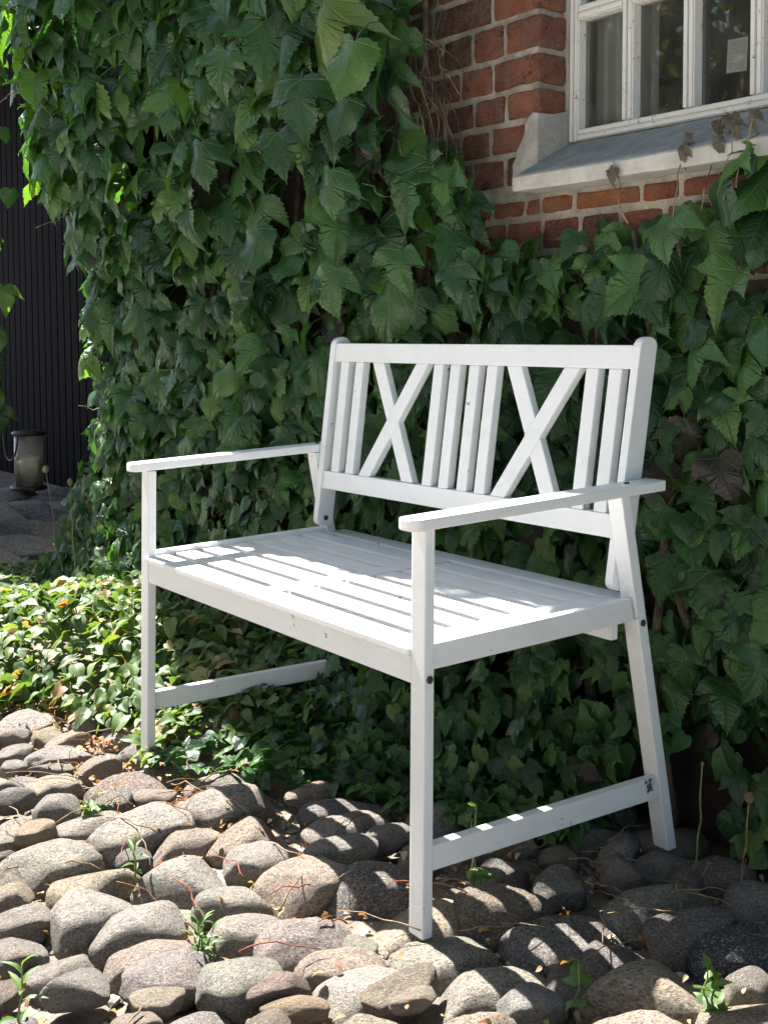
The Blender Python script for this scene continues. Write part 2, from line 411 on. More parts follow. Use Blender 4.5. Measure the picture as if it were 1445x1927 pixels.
STONES = [(0.404, -0.359, 0.077, 0.063, 91, 'g'), (0.306, -0.23, 0.065, 0.043, 85, 'g'), (0.364, -0.169, 0.085, 0.064, 91, 'g'), (0.463, -0.122, 0.065, 0.041, 90, 't'), (0.515, -0.028, 0.061, 0.059, 106, 't'), (0.589, -0.188, 0.078, 0.064, 77, 'g'), (0.524, -0.323, 0.08, 0.054, 89, 't'), (0.626, -0.372, 0.072, 0.059, 97, 'g'), (0.719, -0.338, 0.073, 0.048, 86, 'g'), (0.724, -0.171, 0.057, 0.039, 65, 'g'), (0.811, -0.36, 0.069, 0.046, 84, 't'), (0.88, -0.351, 0.065, 0.044, 78, 'p'), (0.824, -0.211, 0.078, 0.048, 79, 'p'), (0.902, -0.136, 0.077, 0.059, 74, 'p'), (0.96, -0.287, 0.064, 0.048, 98, 'n'), (0.992, -0.13, 0.061, 0.043, 73, 't'), (1.066, -0.144, 0.061, 0.046, 81, 'w'), (0.686, -0.516, 0.035, 0.041, 96, 'g'), (0.591, -0.475, 0.041, 0.035, 77, 'g'), (0.502, -0.461, 0.034, 0.03, 78, 't'), (0.772, -0.485, 0.047, 0.037, 74, 'g'), (0.854, -0.483, 0.045, 0.027, 77, 'g'), (0.229, -0.361, 0.044, 0.053, 55, 'g'), (0.299, -0.343, 0.036, 0.024, 92, 'o'), (0.194, -0.268, 0.042, 0.041, 81, 'g'), (0.103, -0.318, 0.039, 0.028, 68, 'd'), (0.063, -0.216, 0.057, 0.039, 83, 't'), (-0, -0.28, 0.046, 0.034, 78, 'p'), (0.365, 0.032, 0.095, 0.056, 85, 'g'), (0.246, 0.057, 0.061, 0.034, 81, 'g'), (0.245, -0.08, 0.043, 0.031, 68, 't'), (0.607, -0.053, 0.05, 0.046, 77, 'g'), (0.73, -0.03, 0.069, 0.06, 102, 't'), (0.506, 0.198, 0.082, 0.045, 74, 'd'), (0.599, 0.153, 0.075, 0.053, 82, 'p'), (0.375, 0.28, 0.066, 0.044, 68, 'd'), (-0.264, -0.108, 0.038, 0.036, 71, 't'), (-0.199, -0.094, 0.05, 0.029, 92, 't'), (-0.107, -0.145, 0.073, 0.034, 85, 'g'), (-0.181, -0.221, 0.041, 0.028, 70, 'g'), (-0.269, -0.194, 0.032, 0.022, 55, 'g'), (-0.335, 0.067, 0.075, 0.029, 72, 'w'), (-0.095, -0.256, 0.03, 0.023, 55, 'g'), (-0.04, -0.191, 0.046, 0.019, 55, 'g'), (1.004, -0.254, 0.057, 0.023, 81, 'b'), (1.054, -0.248, 0.042, 0.022, 69, 'o'), (0.944, -0.408, 0.037, 0.02, 64, 't'), (0.793, -0.569, 0.022, 0.03, 55, 'b'), (0.152, 0.124, 0.025, 0.025, 55, 'p'), (0.213, 0.155, 0.022, 0.025, 55, 'o'), (0.134, -0.127, 0.021, 0.022, 55, 'w'), (0.35, -0.417, 0.014, 0.015, 55, 'd'), (-0.423, 0.149, 0.052, 0.02, 72, 'w'), (0.889, 0.272, 0.048, 0.046, 66, 'd'), (0.992, 0.321, 0.043, 0.049, 55, 'n'), (1.032, 0.43, 0.034, 0.036, 55, 'p'), (0.95, 0.511, 0.073, 0.029, 115, 'w'), (1.034, 0.542, 0.051, 0.044, 55, 'p'), (1.115, 0.592, 0.055, 0.049, 82, 'p'), (1.083, 0.529, 0.031, 0.029, 74, 'p'), (1.213, 0.55, 0.058, 0.053, 73, 's'), (1.147, 0.4, 0.097, 0.058, 81, 'n'), (1.237, 0.361, 0.078, 0.043, 69, 'd'), (1.318, 0.391, 0.077, 0.058, 75, 'k'), (1.006, 0.177, 0.068, 0.051, 77, 'b'), (1.109, 0.203, 0.086, 0.063, 81, 'd'), (1.061, 0.018, 0.074, 0.064, 76, 'g'), (1.163, 0.012, 0.089, 0.057, 75, 'g'), (1.2, 0.218, 0.053, 0.05, 80, 'd'), (1.305, 0.195, 0.106, 0.068, 74, 't'), (1.231, 0.102, 0.031, 0.039, 97, 'd'), (1.236, 0.027, 0.047, 0.027, 79, 's'), (1.153, -0.119, 0.031, 0.015, 68, 't'), (1.397, 0.299, 0.035, 0.036, 63, 'g'), (0.87, 0.357, 0.021, 0.02, 55, 'd'), (0.819, 0.267, 0.019, 0.02, 55, 'd'), (0.799, 0.052, 0.09, 0.068, 90, 'd'), (0.935, 0.069, 0.1, 0.068, 97, 't'), (1.113, -0.113, 0.062, 0.028, 87, 'b'), (0.689, 0.18, 0.039, 0.031, 66, 'n'), (0.487, 0.356, 0.027, 0.036, 55, 'd'), (0.955, -0.073, 0.024, 0.025, 55, 'g')]
paving = empty('cobblestone_pavement', (0.5, -0.2, 0), kind='structure', label='pavement of rounded fieldstones laid in rows around the bench')
placed = []
def add_stone(x, y, a, b, ang, col, top=None, hk=0.82):
    i = len(placed); a *= 1.17; b *= 1.17
    h = hk * min(a, b) * random.uniform(0.92, 1.08)
    o = link('stone', STONE_ME[(i * 7 + 3) % len(STONE_ME)], None, paving)
    c = PAL[col]; j = random.uniform(0.92, 1.1) * 0.92
    o.color = (c[0] * j * 1.07, c[1] * j * 1.01 * random.uniform(0.97, 1.03), c[2] * j * random.uniform(0.92, 1.02), 1)
    top = (0.014 + random.uniform(-0.008, 0.014)) if top is None else top
    for fx, fy in ((1.0, 0.01), (0.017, 0.01), (1.0, 0.575), (0.017, 0.575)):
        if math.hypot(x - fx, y - fy) < 0.10: top = min(top, 0.001)
    o.location = (x, y, top - h)
    o.rotation_euler = (rad(random.uniform(-7, 7)), rad(random.uniform(-7, 7)), rad(ang) + (math.pi if random.random() < 0.5 else 0))
    o.scale = (a, b, h)
    placed.append((x, y, a, b, rad(ang)))
    return o
for s_ in STONES: add_stone(*s_)
# the bench's near front foot stands on its stone: bring stone tops under the feet to z = 0
def inside(px, py, grow=1.0):
    for (x, y, a, b, g) in placed:
        dx, dy = px - x, py - y; c, s = math.cos(g), math.sin(g)
        u = (dx * c + dy * s) / (a * grow); v = (-dx * s + dy * c) / (b * grow)
        if u * u + v * v < 1: return True
    return False
def fits(x, y, a, b, g):
    c, s = math.cos(g), math.sin(g)
    if inside(x, y): return False
    for k in range(10):
        t = 2 * math.pi * k / 10; u, v = a * 0.86 * math.cos(t), b * 0.86 * math.sin(t)
        if inside(x + u * c - v * s, y + u * s + v * c): return False
    return True
tries = 0
for a0, a1, b0, b1, n in ((0.075, 0.095, 0.05, 0.06, 2600), (0.055, 0.075, 0.036, 0.048, 2600), (0.03, 0.045, 0.022, 0.032, 2600), (0.017, 0.026, 0.013, 0.02, 1500)):
    for _ in range(n):
        x = random.uniform(-1.3, 2.15); y = random.uniform(-1.15, 0.66)
        if x < -0.45 and y > -0.1: continue
        if len(placed) >= 292: break
        a, b = random.uniform(a0, a1), random.uniform(b0, b1); g = rad(random.gauss(80, 12))
        near = (-0.35 < x < 1.5 and -0.65 < y < 0.6)
        if a < 0.045 and not near: continue
        if fits(x, y, a, b, g): add_stone(x, y, a, b, math.degrees(g), random.choice('ggttpdnbgtd'))
# larger flat flagstones in front of the porch door
for j in range(6):
    for i in range(7):
        x = -4.9 + i * 0.46 + (j % 2) * 0.2 + random.uniform(-0.05, 0.05); y = 0.55 + j * 0.22 + random.uniform(-0.03, 0.03)
        if x > -2.2: continue
        s_ = add_stone(x, y, random.uniform(0.22, 0.27), random.uniform(0.10, 0.125), random.uniform(-14, 14), random.choice('kdnd'), 0.012, 0.45)
        s_.name = 'flagstone'

# small gravel in the joints
def scatter_pebbles():
    bm = bmesh.new(); bmesh.ops.create_icosphere(bm, subdivisions=1, radius=1.0)
    bv = np.array([v.co[:] for v in bm.verts]); bf = np.array([[v.index for v in f.verts] for f in bm.faces]); bm.free()
    V, F, o = [], [], 0
    for _ in range(9000):
        x = random.uniform(-0.6, 1.7); y = random.uniform(-0.9, 0.62)
        if inside(x, y, 0.93): continue
        s = random.uniform(0.002, 0.0075) * (1.6 if random.random() < 0.08 else 1)
        v = bv * (1 + 0.25 * rng.standard_normal((len(bv), 1))) * np.array((s * random.uniform(0.8, 1.4), s, s * 0.7))
        z = -0.040 + 0.012 * noise.noise((x * 9, y * 9, 0)) + 0.006 * noise.noise((x * 31, y * 31, 3))
        V.append(v + np.array((x, y, z + s * 0.3))); F.append(bf + o); o += len(bv)
    me = bpy.data.meshes.new('gravel'); me.from_pydata(np.concatenate(V).tolist(), [], np.concatenate(F).tolist()); me.update()
    return link('gravel', me, mat_rough('gravel', (0.17, 0.15, 0.13), (0.40, 0.37, 0.33), 260, 0.9, 0.3, 0.002), None, kind='stuff', label='fine gravel and crumbs of stone in the joints', cat='gravel')
scatter_pebbles()

# ================================================================== brick building
YW = 0.74
house = empty('brick_building', (0.5, YW, 0), label='old red brick building overgrown with ivy behind the white bench', cat='building')
def cores():
    c = []
    c.append(box_c(-1.70, 0.470, YW + 0.005, 1.05, -0.1, 4.38))
    c.append(box_c(1.870, 4.0, YW + 0.005, 1.05, -0.1, 4.38))
    c.append(box_c(0.470, 1.870, YW + 0.005, 1.05, -0.1, 1.262))
    c.append(box_c(0.470, 1.870, YW + 0.005, 1.05, 2.26, 4.38))
    c.append(box_c(-1.70, -1.55, 1.05, 3.0, -0.1, 4.38))
    return c
M['gapshade'] = mat_rough('shade_dark_brick', (0.030, 0.022, 0.019), (0.070, 0.045, 0.036), 40)  # brick tone darkened so gaps between the ivy leaves read as shade
wall = solid('wall', cores(), M['mortar'], house)
link('ivy_gap_shade', bm_mesh(prism([(-1.705, YW - 0.001, -0.1), (2.6, YW - 0.001, -0.1), (2.6, YW - 0.001, 1.04), (-0.02, YW - 0.001, 1.04), (-0.02, YW - 0.001, 4.37), (-1.705, YW - 0.001, 4.37)], (0, 0.0055, 0)), 'ivy_gap_shade'), M['gapshade'], house)
BR = [(0.36, 0.135, 0.075), (0.31, 0.115, 0.065), (0.20, 0.085, 0.060), (0.26, 0.10, 0.065), (0.40, 0.16, 0.08), (0.17, 0.08, 0.065)]
def brick(x0, x1, z0, z1, depth=0.05, colour=None, reveal=False):
    r = random; w, h = x1 - x0, z1 - z0
    cx, cz = (x0 + x1) / 2, (z0 + z1) / 2
    y0 = -r.uniform(-0.001, 0.003); nxs, nzs = max(3, int(w / 0.018)), 4
    bm = bmesh.new(); hexa(bm, box_c(-w / 2, w / 2, y0, depth, -h / 2, h / 2))
    bmesh.ops.bevel(bm, geom=list(bm.edges), offset=0.0055, segments=2, affect='EDGES', profile=0.5)
    bmesh.ops.subdivide_edges(bm, edges=[e for e in bm.edges if e.calc_length() > 0.03], cuts=3, use_grid_fill=True)
    sd_ = Vector((r.uniform(0, 90), r.uniform(0, 90), r.uniform(0, 90)))
    for v in bm.verts:
        d = noise.noise_vector(v.co * 38 + sd_) * 0.0036 + noise.noise_vector(v.co * 90 + sd_) * 0.0022
        v.co += Vector((d.x, d.y * 0.9, d.z))
    o = link('brick', bm_mesh(bm, 'brick', True), M['brick'], wall, loc=None)
    o.location = (cx, YW, cz)
    c = colour or r.choice(BR); o.color = (*c, 1)
    return o
J = 0.0070
ZR = {0: (1.671, 1.755), 1: (1.584, 1.671), 2: (1.504, 1.584), 3: (1.429, 1.504), 4: (1.356, 1.429), 5: (1.278, 1.356), 6: (1.205, 1.278)}
XR = {0: [-0.14, 0.09, 0.315, 0.481], 1: [0.02, 0.13, 0.244, 0.361, 0.481], 2: [-0.03, 0.09, 0.202, 0.321, 0.481], 3: [0.03, 0.14, 0.253, 0.367, 0.481],
      4: [-0.03, 0.09, 0.203, 0.313, 0.481], 5: [0.02, 0.13, 0.25, 0.365, 0.425, 0.481], 6: [0.09, 0.2, 0.32, 0.433, 0.486, 0.588, 0.782, 0.884, 1.0, 1.11, 1.23, 1.36, 1.48]}
for rix, (z0, z1) in ZR.items():
    xs = XR[rix]
    if rix != 6: xs = [xs[0] - 0.116 * k for k in range(4, 0, -1)] + xs
    for i, (a, b) in enumerate(zip(xs[:-1], xs[1:])):
        corner = (rix != 6 and i == len(xs) - 2)
        col = None
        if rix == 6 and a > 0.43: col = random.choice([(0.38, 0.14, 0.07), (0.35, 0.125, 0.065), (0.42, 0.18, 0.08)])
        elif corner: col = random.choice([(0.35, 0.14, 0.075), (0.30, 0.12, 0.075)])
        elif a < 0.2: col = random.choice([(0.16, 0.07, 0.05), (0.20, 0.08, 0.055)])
        zt = 1.2625 if rix == 6 else z1
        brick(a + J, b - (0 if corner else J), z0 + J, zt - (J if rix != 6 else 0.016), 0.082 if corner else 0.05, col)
for k in range(8):                                          # rows above the picture and beside the window
    z0 = 1.755 + 0.08 * k
    xs = [-0.6 + 0.118 * i + (0.06 if k % 2 else 0) for i in range(9)] + [0.481]
    xs = [x for x in xs if x < 0.43] + [0.481]
    for i, (a, b) in enumerate(zip(xs[:-1], xs[1:])): brick(a + J, b - (0 if i == len(xs) - 2 else J), z0 + J, z0 + 0.08 - J, 0.082 if i == len(xs) - 2 else 0.05)
for k in range(2):                                          # two rows that show through the ivy below the sill
    z0 = 1.125 - 0.08 * k
    xs = [-0.1 + 0.118 * i + (0.06 if k % 2 else 0) for i in range(14)]
    for a, b in zip(xs[:-1], xs[1:]): brick(a + J, b - J, z0 + J, z0 + 0.078 - J)

# cement patch on the corner by the sill (front face + reveal), one lump with an uneven edge
def patch():
    P = [(0.396, 1.285), (0.401, 1.312), (0.398, 1.33), (0.410, 1.345), (0.413, 1.363), (0.428, 1.378), (0.437, 1.397), (0.441, 1.417), (0.452, 1.434), (0.466, 1.441), (0.484, 1.438)]
    bm = bmesh.new(); yo = YW - 0.009
    fr = [bm.verts.new((x, yo + (0.004 if i in (0, 2, 4, 6, 8) else 0.002), z)) for i, (x, z) in enumerate(P)]
    bk = [bm.verts.new((x, YW + 0.012, z)) for x, z in P]
    low = bm.verts.new((0.486, yo, 1.285)); lowb = bm.verts.new((0.480, YW + 0.012, 1.285))
    mid = [bm.verts.new((0.486, yo, 1.33)), bm.verts.new((0.487, yo - 0.001, 1.39))]
    ctr = bm.verts.new((0.452, yo - 0.003, 1.35))
    ring = fr + [mid[1], mid[0], low]
    for i in range(len(ring)): bm.faces.new([ring[i], ring[(i + 1) % len(ring)], ctr])
    for i in range(len(P) - 1): bm.faces.new([fr[i], bk[i], bk[i + 1], fr[i + 1]])
    # reveal side
    rv = [bm.verts.new(p) for p in ((0.486, 0.823, 1.285), (0.487, 0.823, 1.36), (0.486, 0.823, 1.452), (0.486, 0.78, 1.440))]
    bm.faces.new([low, mid[0], rv[1], rv[0]]); bm.faces.new([mid[0], mid[1], rv[2], rv[1]]); bm.faces.new([mid[1], fr[-1], rv[3], rv[2]])
    bm.faces.new([bk[-1], rv[3], fr[-1]])
    return bm_mesh(bm, 'cement_patch', False)
link('cement_patch', patch(), M['plaster'], house, label='pale cement patch on the brick corner beside the sill')
solid('mortar_fillet', box_c(0.470, 0.4875, 0.8235, 0.86, 1.262, 2.26), M['plaster'], house)

# window sill: sloping weathered top and pale front lip
def sill_bm(prof, x0, x1, n=26):
    bm = bmesh.new(); rings = []
    for i in range(n + 1):
        x = x0 + (x1 - x0) * i / n
        rings.append([bm.verts.new((x, y + 0.0022 * noise.noise((x * 14, y * 30, 1)), z + 0.0022 * noise.noise((x * 11, z * 30, 5)))) for y, z in prof])
    m = len(prof)
    for i in range(n):
        for k in range(m): bm.faces.new([rings[i][k], rings[i][(k + 1) % m], rings[i + 1][(k + 1) % m], rings[i + 1][k]])
    bm.faces.new(rings[0][::-1]); bm.faces.new(rings[-1]); return bm_mesh(bm, 'sill')
sill = link('window_sill', sill_bm([(0.664, 1.256), (0.662, 1.262), (0.662, 1.286), (0.666, 1.2905), (0.690, 1.300), (0.830, 1.300), (0.830, 1.2640), (0.75, 1.2640), (0.74, 1.257)], 0.479, 1.88), M['sill'], house, label='pale cement front lip of the window sill')
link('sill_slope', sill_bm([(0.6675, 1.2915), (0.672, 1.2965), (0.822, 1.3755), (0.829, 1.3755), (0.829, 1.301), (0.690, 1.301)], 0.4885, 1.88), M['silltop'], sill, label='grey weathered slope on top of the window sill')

# window
win = empty('window', (1.1, 0.826, 1.4)); win.parent = house; win.matrix_parent_inverse = wm(house).inverted()
def wlink(name, me, mat, **kw): return link(name, me, mat, win, **kw)
def wsolid(name, corners, mat, bev=0.0022, **kw):
    bm = bmesh.new()
    for c in corners: hexa(bm, c)
    if bev: bmesh.ops.bevel(bm, geom=list(bm.edges), offset=bev, segments=2, affect='EDGES', profile=0.6)
    return wlink(name, bm_mesh(bm, name), mat, **kw)
YF = 0.826
def vbar(x0, x1, z0, z1, name):
    w = x1 - x0
    wsolid(name, [box_c(x0, x1, YF + 0.003, YF + 0.04, z0, z1), box_c(x0 + w * 0.12, x0 + w * 0.46, YF - 0.004, YF + 0.0035, z0, z1), box_c(x0 + w * 0.56, x0 + w * 0.90, YF - 0.001, YF + 0.0035, z0, z1)], M['winpaint'])
def hbar(x0, x1, z0, z1, name):
    h = z1 - z0
    wsolid(name, [box_c(x0, x1, YF + 0.004, YF + 0.039, z0, z1), box_c(x0, x1, YF - 0.003, YF + 0.0045, z0 + h * 0.06, z0 + h * 0.42), box_c(x0, x1, YF - 0.0005, YF + 0.0045, z0 + h * 0.55, z0 + h * 0.92)], M['winpaint'])
xm = [(0.648, 0.677), (0.816, 0.843), (0.981, 1.010), (1.147, 1.176), (1.314, 1.343), (1.480, 1.509), (1.645, 1.674)]
zb = [(1.655, 1.688), (1.935, 1.962)]
vbar(0.488, 0.514, 1.380, 2.25, 'frame'); vbar(1.812, 1.866, 1.380, 2.25, 'frame')
hbar(0.5145, 1.8115, 1.380, 1.407, 'frame'); hbar(0.5145, 1.8115, 2.212, 2.25, 'frame')
for a, b in xm: vbar(a, b, 1.4075, 2.2115, 'muntin')
edges = [0.514] + [v for ab in xm for v in ab] + [1.812]
for z0, z1 in zb:
    for i in range(0, len(edges), 2): hbar(edges[i] + 0.0003, edges[i + 1] - 0.0003, z0, z1, 'muntin')
zs = [1.4075, 1.655, 1.688, 1.935, 1.962, 2.2115]
for i in range(0, len(edges), 2):
    for q in range(0, 6, 2):
        x0, x1, z0, z1 = edges[i], edges[i + 1], zs[q], zs[q + 1]
        t_ = random.uniform(-0.0018, 0.0018); y = YF + 0.026
        me = me_from('pane', [(x0, y - t_, z0), (x1, y + t_, z0), (x1, y + t_, z1), (x0, y - t_, z1)], [(0, 1, 2, 3)])
        wlink('pane', me, M['glass'])
# room behind the panes
bm = bmesh.new(); c = box_c(0.30, 2.05, 1.06, 3.2, 0.6, 2.6); hexa(bm, c); bmesh.ops.delete(bm, geom=[f for f in bm.faces if f.calc_center_median().y < 1.1], context='FACES')
link('room', bm_mesh(bm, 'room'), M['room'], house)
# grey sheet added inside, stands in for the pale reflection in these panes
cv, cf = [], []
for i in range(41):
    x = 0.478 + 0.205 * i / 40; y = 0.905 + 0.012 * math.sin(i * 0.95) + 0.005 * math.sin(i * 0.41)
    cv += [(x, y, 1.37), (x, y, 2.25)]
for i in range(40): cf.append((2 * i, 2 * i + 2, 2 * i + 3, 2 * i + 1))
cm = me_from('reflection_sheet', cv, cf, True); cm.materials.append(simple('reflection_grey', (0.34, 0.35, 0.33), 0.9))
o = bpy.data.objects.new('reflection_sheet', cm); COL.objects.link(o)
tag(o, 'grey sheet added inside the white window as a stand-in for a pale reflection, by its frame on the brick side', 'reflection_sheet')
n_ = link('notice', me_from('notice', box_c(-0.0245, 0.0245, 0, 0.0006, -0.0335, 0.0335), [(3, 2, 1, 0), (4, 5, 6, 7), (0, 1, 5, 4), (1, 2, 6, 5), (2, 3, 7, 6), (3, 0, 4, 7)]), M['notice'], None, loc=(0.929, 0.8548, 1.500))
n_.rotation_euler = (0, rad(3), 0)
tag(n_, 'small printed paper notice stuck inside the third window pane', 'notice')

# roof with an unseen overhang added so it shades everything close to the wall
rf = []
RX = -3.62
rf.append([(RX, 0.300, 4.41), (4.2, 0.300, 4.41), (4.2, 3.4, 5.6), (RX, 3.4, 5.6), (RX, 0.300, 4.5), (4.2, 0.300, 4.5), (4.2, 3.4, 5.7), (RX, 3.4, 5.7)])
rf.append(box_c(RX, 4.2, 0.298, 3.2, 4.40, 4.407))
solid('roof', rf, M['tile'], house, label='unseen dark roof overhang added above the wall to shade it')

# ================================================================== porch: dark plank door, side post
door = empty('plank_door', (-5.5, 1.8, 0), label='dark blue-black door of narrow vertical planks in the shaded porch', cat='door')
LEAN = 0.072
pw = 0.118
for i in range(44):
    x0 = -6.9 + i * pw
    g = 0.006
    def sh(x, z): return x - LEAN * (z - 1.0)
    cs = [(sh(x0 + g, -0.05), 1.80, -0.05), (sh(x0 + pw - g, -0.05), 1.80, -0.05), (sh(x0 + pw - g, -0.05), 1.83, -0.05), (sh(x0 + g, -0.05), 1.83, -0.05),
          (sh(x0 + g, 3.2), 1.80, 3.2), (sh(x0 + pw - g, 3.2), 1.80, 3.2), (sh(x0 + pw - g, 3.2), 1.83, 3.2), (sh(x0 + g, 3.2), 1.83, 3.2)]
    solid('plank', cs, M['planks'], door, bev=0.004, seg=1)
solid('shade_canopy', box_c(-12.0, -5.05, 0.33, 1.79, 3.1, 3.2), M['tile'], door)  # unseen slab added to keep sun off the porch floor
solid('backing', box_c(-7.6, -1.71, 1.832, 1.87, -0.05, 3.2), M['gapstrip'], door)
post = solid('gate_post', box_c(-3.97, -3.57, 0.42, 0.82, -0.05, 3.3), mat_rough('post_stone', (0.07, 0.065, 0.06), (0.16, 0.15, 0.14), 20), None, bev=0.01, label='ivy-clad stone gate post at the edge of the dark porch, extended upward to cast shade', cat='post')  # height and position set for the shade it casts to the right

# ================================================================== the bench
bench = empty('garden_bench', (0.51, 0.25, 0), label='white painted wooden garden bench with crossed slats in its backrest', cat='bench')
W = 1.02; P_ = M['paint']; BV = 0.0025
def bs(name, corners, bev=BV, **kw): return solid(name, corners, P_, bench, bev, **kw)
ARM_Z0, ARM_S = 0.634, 0.047                    # underside of the armrest at y = 0 and its slope
seat_z = lambda y: 0.444 + 0.0369 * y
for x0 in (0.0, W - 0.035):
    bs('leg', box_c(x0, x0 + 0.035, 0.0, 0.0195, 0.0, ARM_Z0 - 0.0003))
    # raked rear leg
    yb, yt = 0.5634, 0.4324; d = 0.0235; zt = ARM_Z0 + ARM_S * yt - 0.0006
    bs('leg', [(x0, yb, 0.0), (x0 + 0.035, yb, 0.0), (x0 + 0.035, yb + d, 0.0), (x0, yb + d, 0.0),
               (x0, yt, zt), (x0 + 0.035, yt, zt), (x0 + 0.035, yt + d, zt + 0.0008), (x0, yt + d, zt + 0.0008)])
def rear_y(z): return 0.5634 + (0.4324 - 0.5634) * z / 0.654
for x0 in (0.0035, W - 0.0225):
    # side rail under the seat, follows the seat's slope
    y0, y1 = 0.0200, 0.464; zt = lambda y: seat_z(y) + 0.0095; h = 0.0402
    bs('side_rail', [(x0, y0, zt(y0) - h), (x0 + 0.019, y0, zt(y0) - h), (x0 + 0.019, y1 + 0.008, zt(y1) - h), (x0, y1 + 0.008, zt(y1) - h),
                     (x0, y0, zt(y0)), (x0 + 0.019, y0, zt(y0)), (x0 + 0.019, y1, zt(y1)), (x0, y1, zt(y1))])
    y1 = rear_y(0.141) - 0.0004; y1b = rear_y(0.101) - 0.0004
    bs('stretcher', [(x0, 0.0200, 0.101), (x0 + 0.019, 0.0200, 0.101), (x0 + 0.019, y1b, 0.101), (x0, y1b, 0.101),
                     (x0, 0.0200, 0.141), (x0 + 0.019, 0.0200, 0.141), (x0 + 0.019, y1, 0.141), (x0, y1, 0.141)])
bs('front_rail', box_c(0.0355, W - 0.0355, 0.0005, 0.0185, 0.389, 0.4325))
bs('rear_rail', box_c(0.0355, W - 0.0355, 0.447, 0.465, 0.392, 0.4435))
bs('center_rail', box_c(0.502, 0.522, 0.0190, 0.4465, 0.398, 0.4265))
# seat slats: two panels of slats, each closed by an end board
GC = [0.061 + 0.0665 * i for i in range(7)]; GW = 0.0098
ys_ = [-0.0055] + [v for g in GC for v in (g - GW, g + GW)] + [0.5185]
TH = 0.0165
def slat(xa, xb, ya, yb, name='seat_slat', th=TH, bev=0.0016):
    bs(name, [(xa, ya, seat_z(ya) - th), (xb, ya, seat_z(ya) - th), (xb, yb, seat_z(yb) - th), (xa, yb, seat_z(yb) - th),
              (xa, ya, seat_z(ya)), (xb, ya, seat_z(ya)), (xb, yb, seat_z(yb)), (xa, yb, seat_z(yb))], bev)
slat(0.0240, W - 0.0352, ys_[0], ys_[1], 'front_board', 0.0112)
slat(0.0365, W - 0.0365, ys_[14], 0.5185, 'rear_board')
for (xa, xe, xb) in ((0.0240, 0.4605, 0.5090), (0.5150, 0.9275, 0.9960)):
    for k in range(1, 7): slat(xa, xe, ys_[2 * k], ys_[2 * k + 1])
    slat(xe + 0.0002, xb, ys_[1] + 0.0003, ys_[14] - 0.0003, 'end_board')
# armrests: rounded front corners
for x0, x1 in ((-0.016, 0.034), (0.9865, 1.0365)):
    y0, y1, r = -0.0345, 0.532, 0.017
    pl = []
    for (cx, cy, a0) in ((x1 - r, y0 + r, -90), (x1 - 0.006, y1 - 0.006, 0), (x0 + 0.006, y1 - 0.006, 90), (x0 + r, y0 + r, 180)):
        rr = r if cy < 0 else 0.006
        for k in range(5): t = rad(a0 + 90 * k / 4); pl.append((cx + rr * math.cos(t), cy + rr * math.sin(t)))
    bm = bmesh.new()
    lo = [bm.verts.new((x, y, ARM_Z0 + ARM_S * y)) for x, y in pl]; hi = [bm.verts.new((x, y, ARM_Z0 + ARM_S * y + 0.0185)) for x, y in pl]
    bm.faces.new(lo[::-1]); bm.faces.new(hi); n = len(pl)
    for i in range(n): bm.faces.new([lo[i], lo[(i + 1) % n], hi[(i + 1) % n], hi[i]])
    ed = [e for e in bm.edges if abs(e.verts[0].co.z - e.verts[1].co.z) < 0.012 or e.calc_length() > 0.1]
    ed = [e for e in bm.edges if not (abs(e.verts[0].co.x - e.verts[1].co.x) < 1e-6 and abs(e.verts[0].co.y - e.verts[1].co.y) < 1e-6)]
    bmesh.ops.bevel(bm, geom=ed, offset=0.003, segments=2, affect='EDGES', profile=0.6)
    link('armrest', bm_mesh(bm, 'armrest'), P_, bench)
# backrest: slightly racked old frame; s = 0..1 across, d = depth behind its front face
def back(x, z, d=0.0):
    s = (x - 0.057) / 0.909
    yl = 0.4393 + 0.1145 * (z - 0.5714); yr = 0.4645 + 0.161 * (z - 0.5698)
    return (x, yl + (yr - yl) * s + d, z)
def bbar(name, x0t, x1t, zt, x0b, x1b, zb, d0, d1, bev=0.002):
    c = [back(x0b, zb, d0), back(x1b, zb, d0), back(x1b, zb, d1), back(x0b, zb, d1), back(x0t, zt, d0), back(x1t, zt, d0), back(x1t, zt, d1), back(x0t, zt, d1)]
    return bs(name, c, bev)
bbar('top_rail', 0.0574, 0.9656, 0.9175, 0.0574, 0.9656, 0.8738, 0.0, 0.024)
bbar('lower_rail', 0.0574, 0.9656, 0.6125, 0.0574, 0.9656, 0.5705, 0.0, 0.024)
for x0, x1 in ((0.0370, 0.0570), (0.9660, 0.9845)):          # stiles with rounded ends
    d0, d1 = -0.0025, 0.0425; mid = (d0 + d1) / 2; rr = (d1 - d0) / 2
    prof = []
    for k in range(9): t = math.pi * k / 8; prof.append((mid + rr * math.cos(t), 0.914 + 0.019 * math.sin(t)))
    for k in range(9): t = math.pi + math.pi * k / 8; prof.append((mid + rr * math.cos(t), 0.497 + 0.019 * math.sin(t)))
    bm = bmesh.new()
    A = [bm.verts.new(back(x0, z, d)) for d, z in prof]; B = [bm.verts.new((x1, *back(x0, z, d)[1:])) for d, z in prof]
    bm.faces.new(A); bm.faces.new(B[::-1]); n = len(prof)
    for i in range(n): bm.faces.new([A[i], B[i], B[(i + 1) % n], A[(i + 1) % n]])
    bmesh.ops.recalc_face_normals(bm, faces=bm.faces)
    bmesh.ops.bevel(bm, geom=[e for e in bm.edges if abs(e.verts[0].co.x - e.verts[1].co.x) < 1e-5], offset=0.0022, segments=2, affect='EDGES', profile=0.6)
    link('stile', bm_mesh(bm, 'stile'), P_, bench)
for x0 in (0.082, 0.139, 0.420, 0.474, 0.533, 0.587, 0.857, 0.913):
    bbar('back_slat', x0, x0 + 0.030, 0.8735, x0 + 0.002, x0 + 0.032, 0.6128, 0.0015, 0.0215)
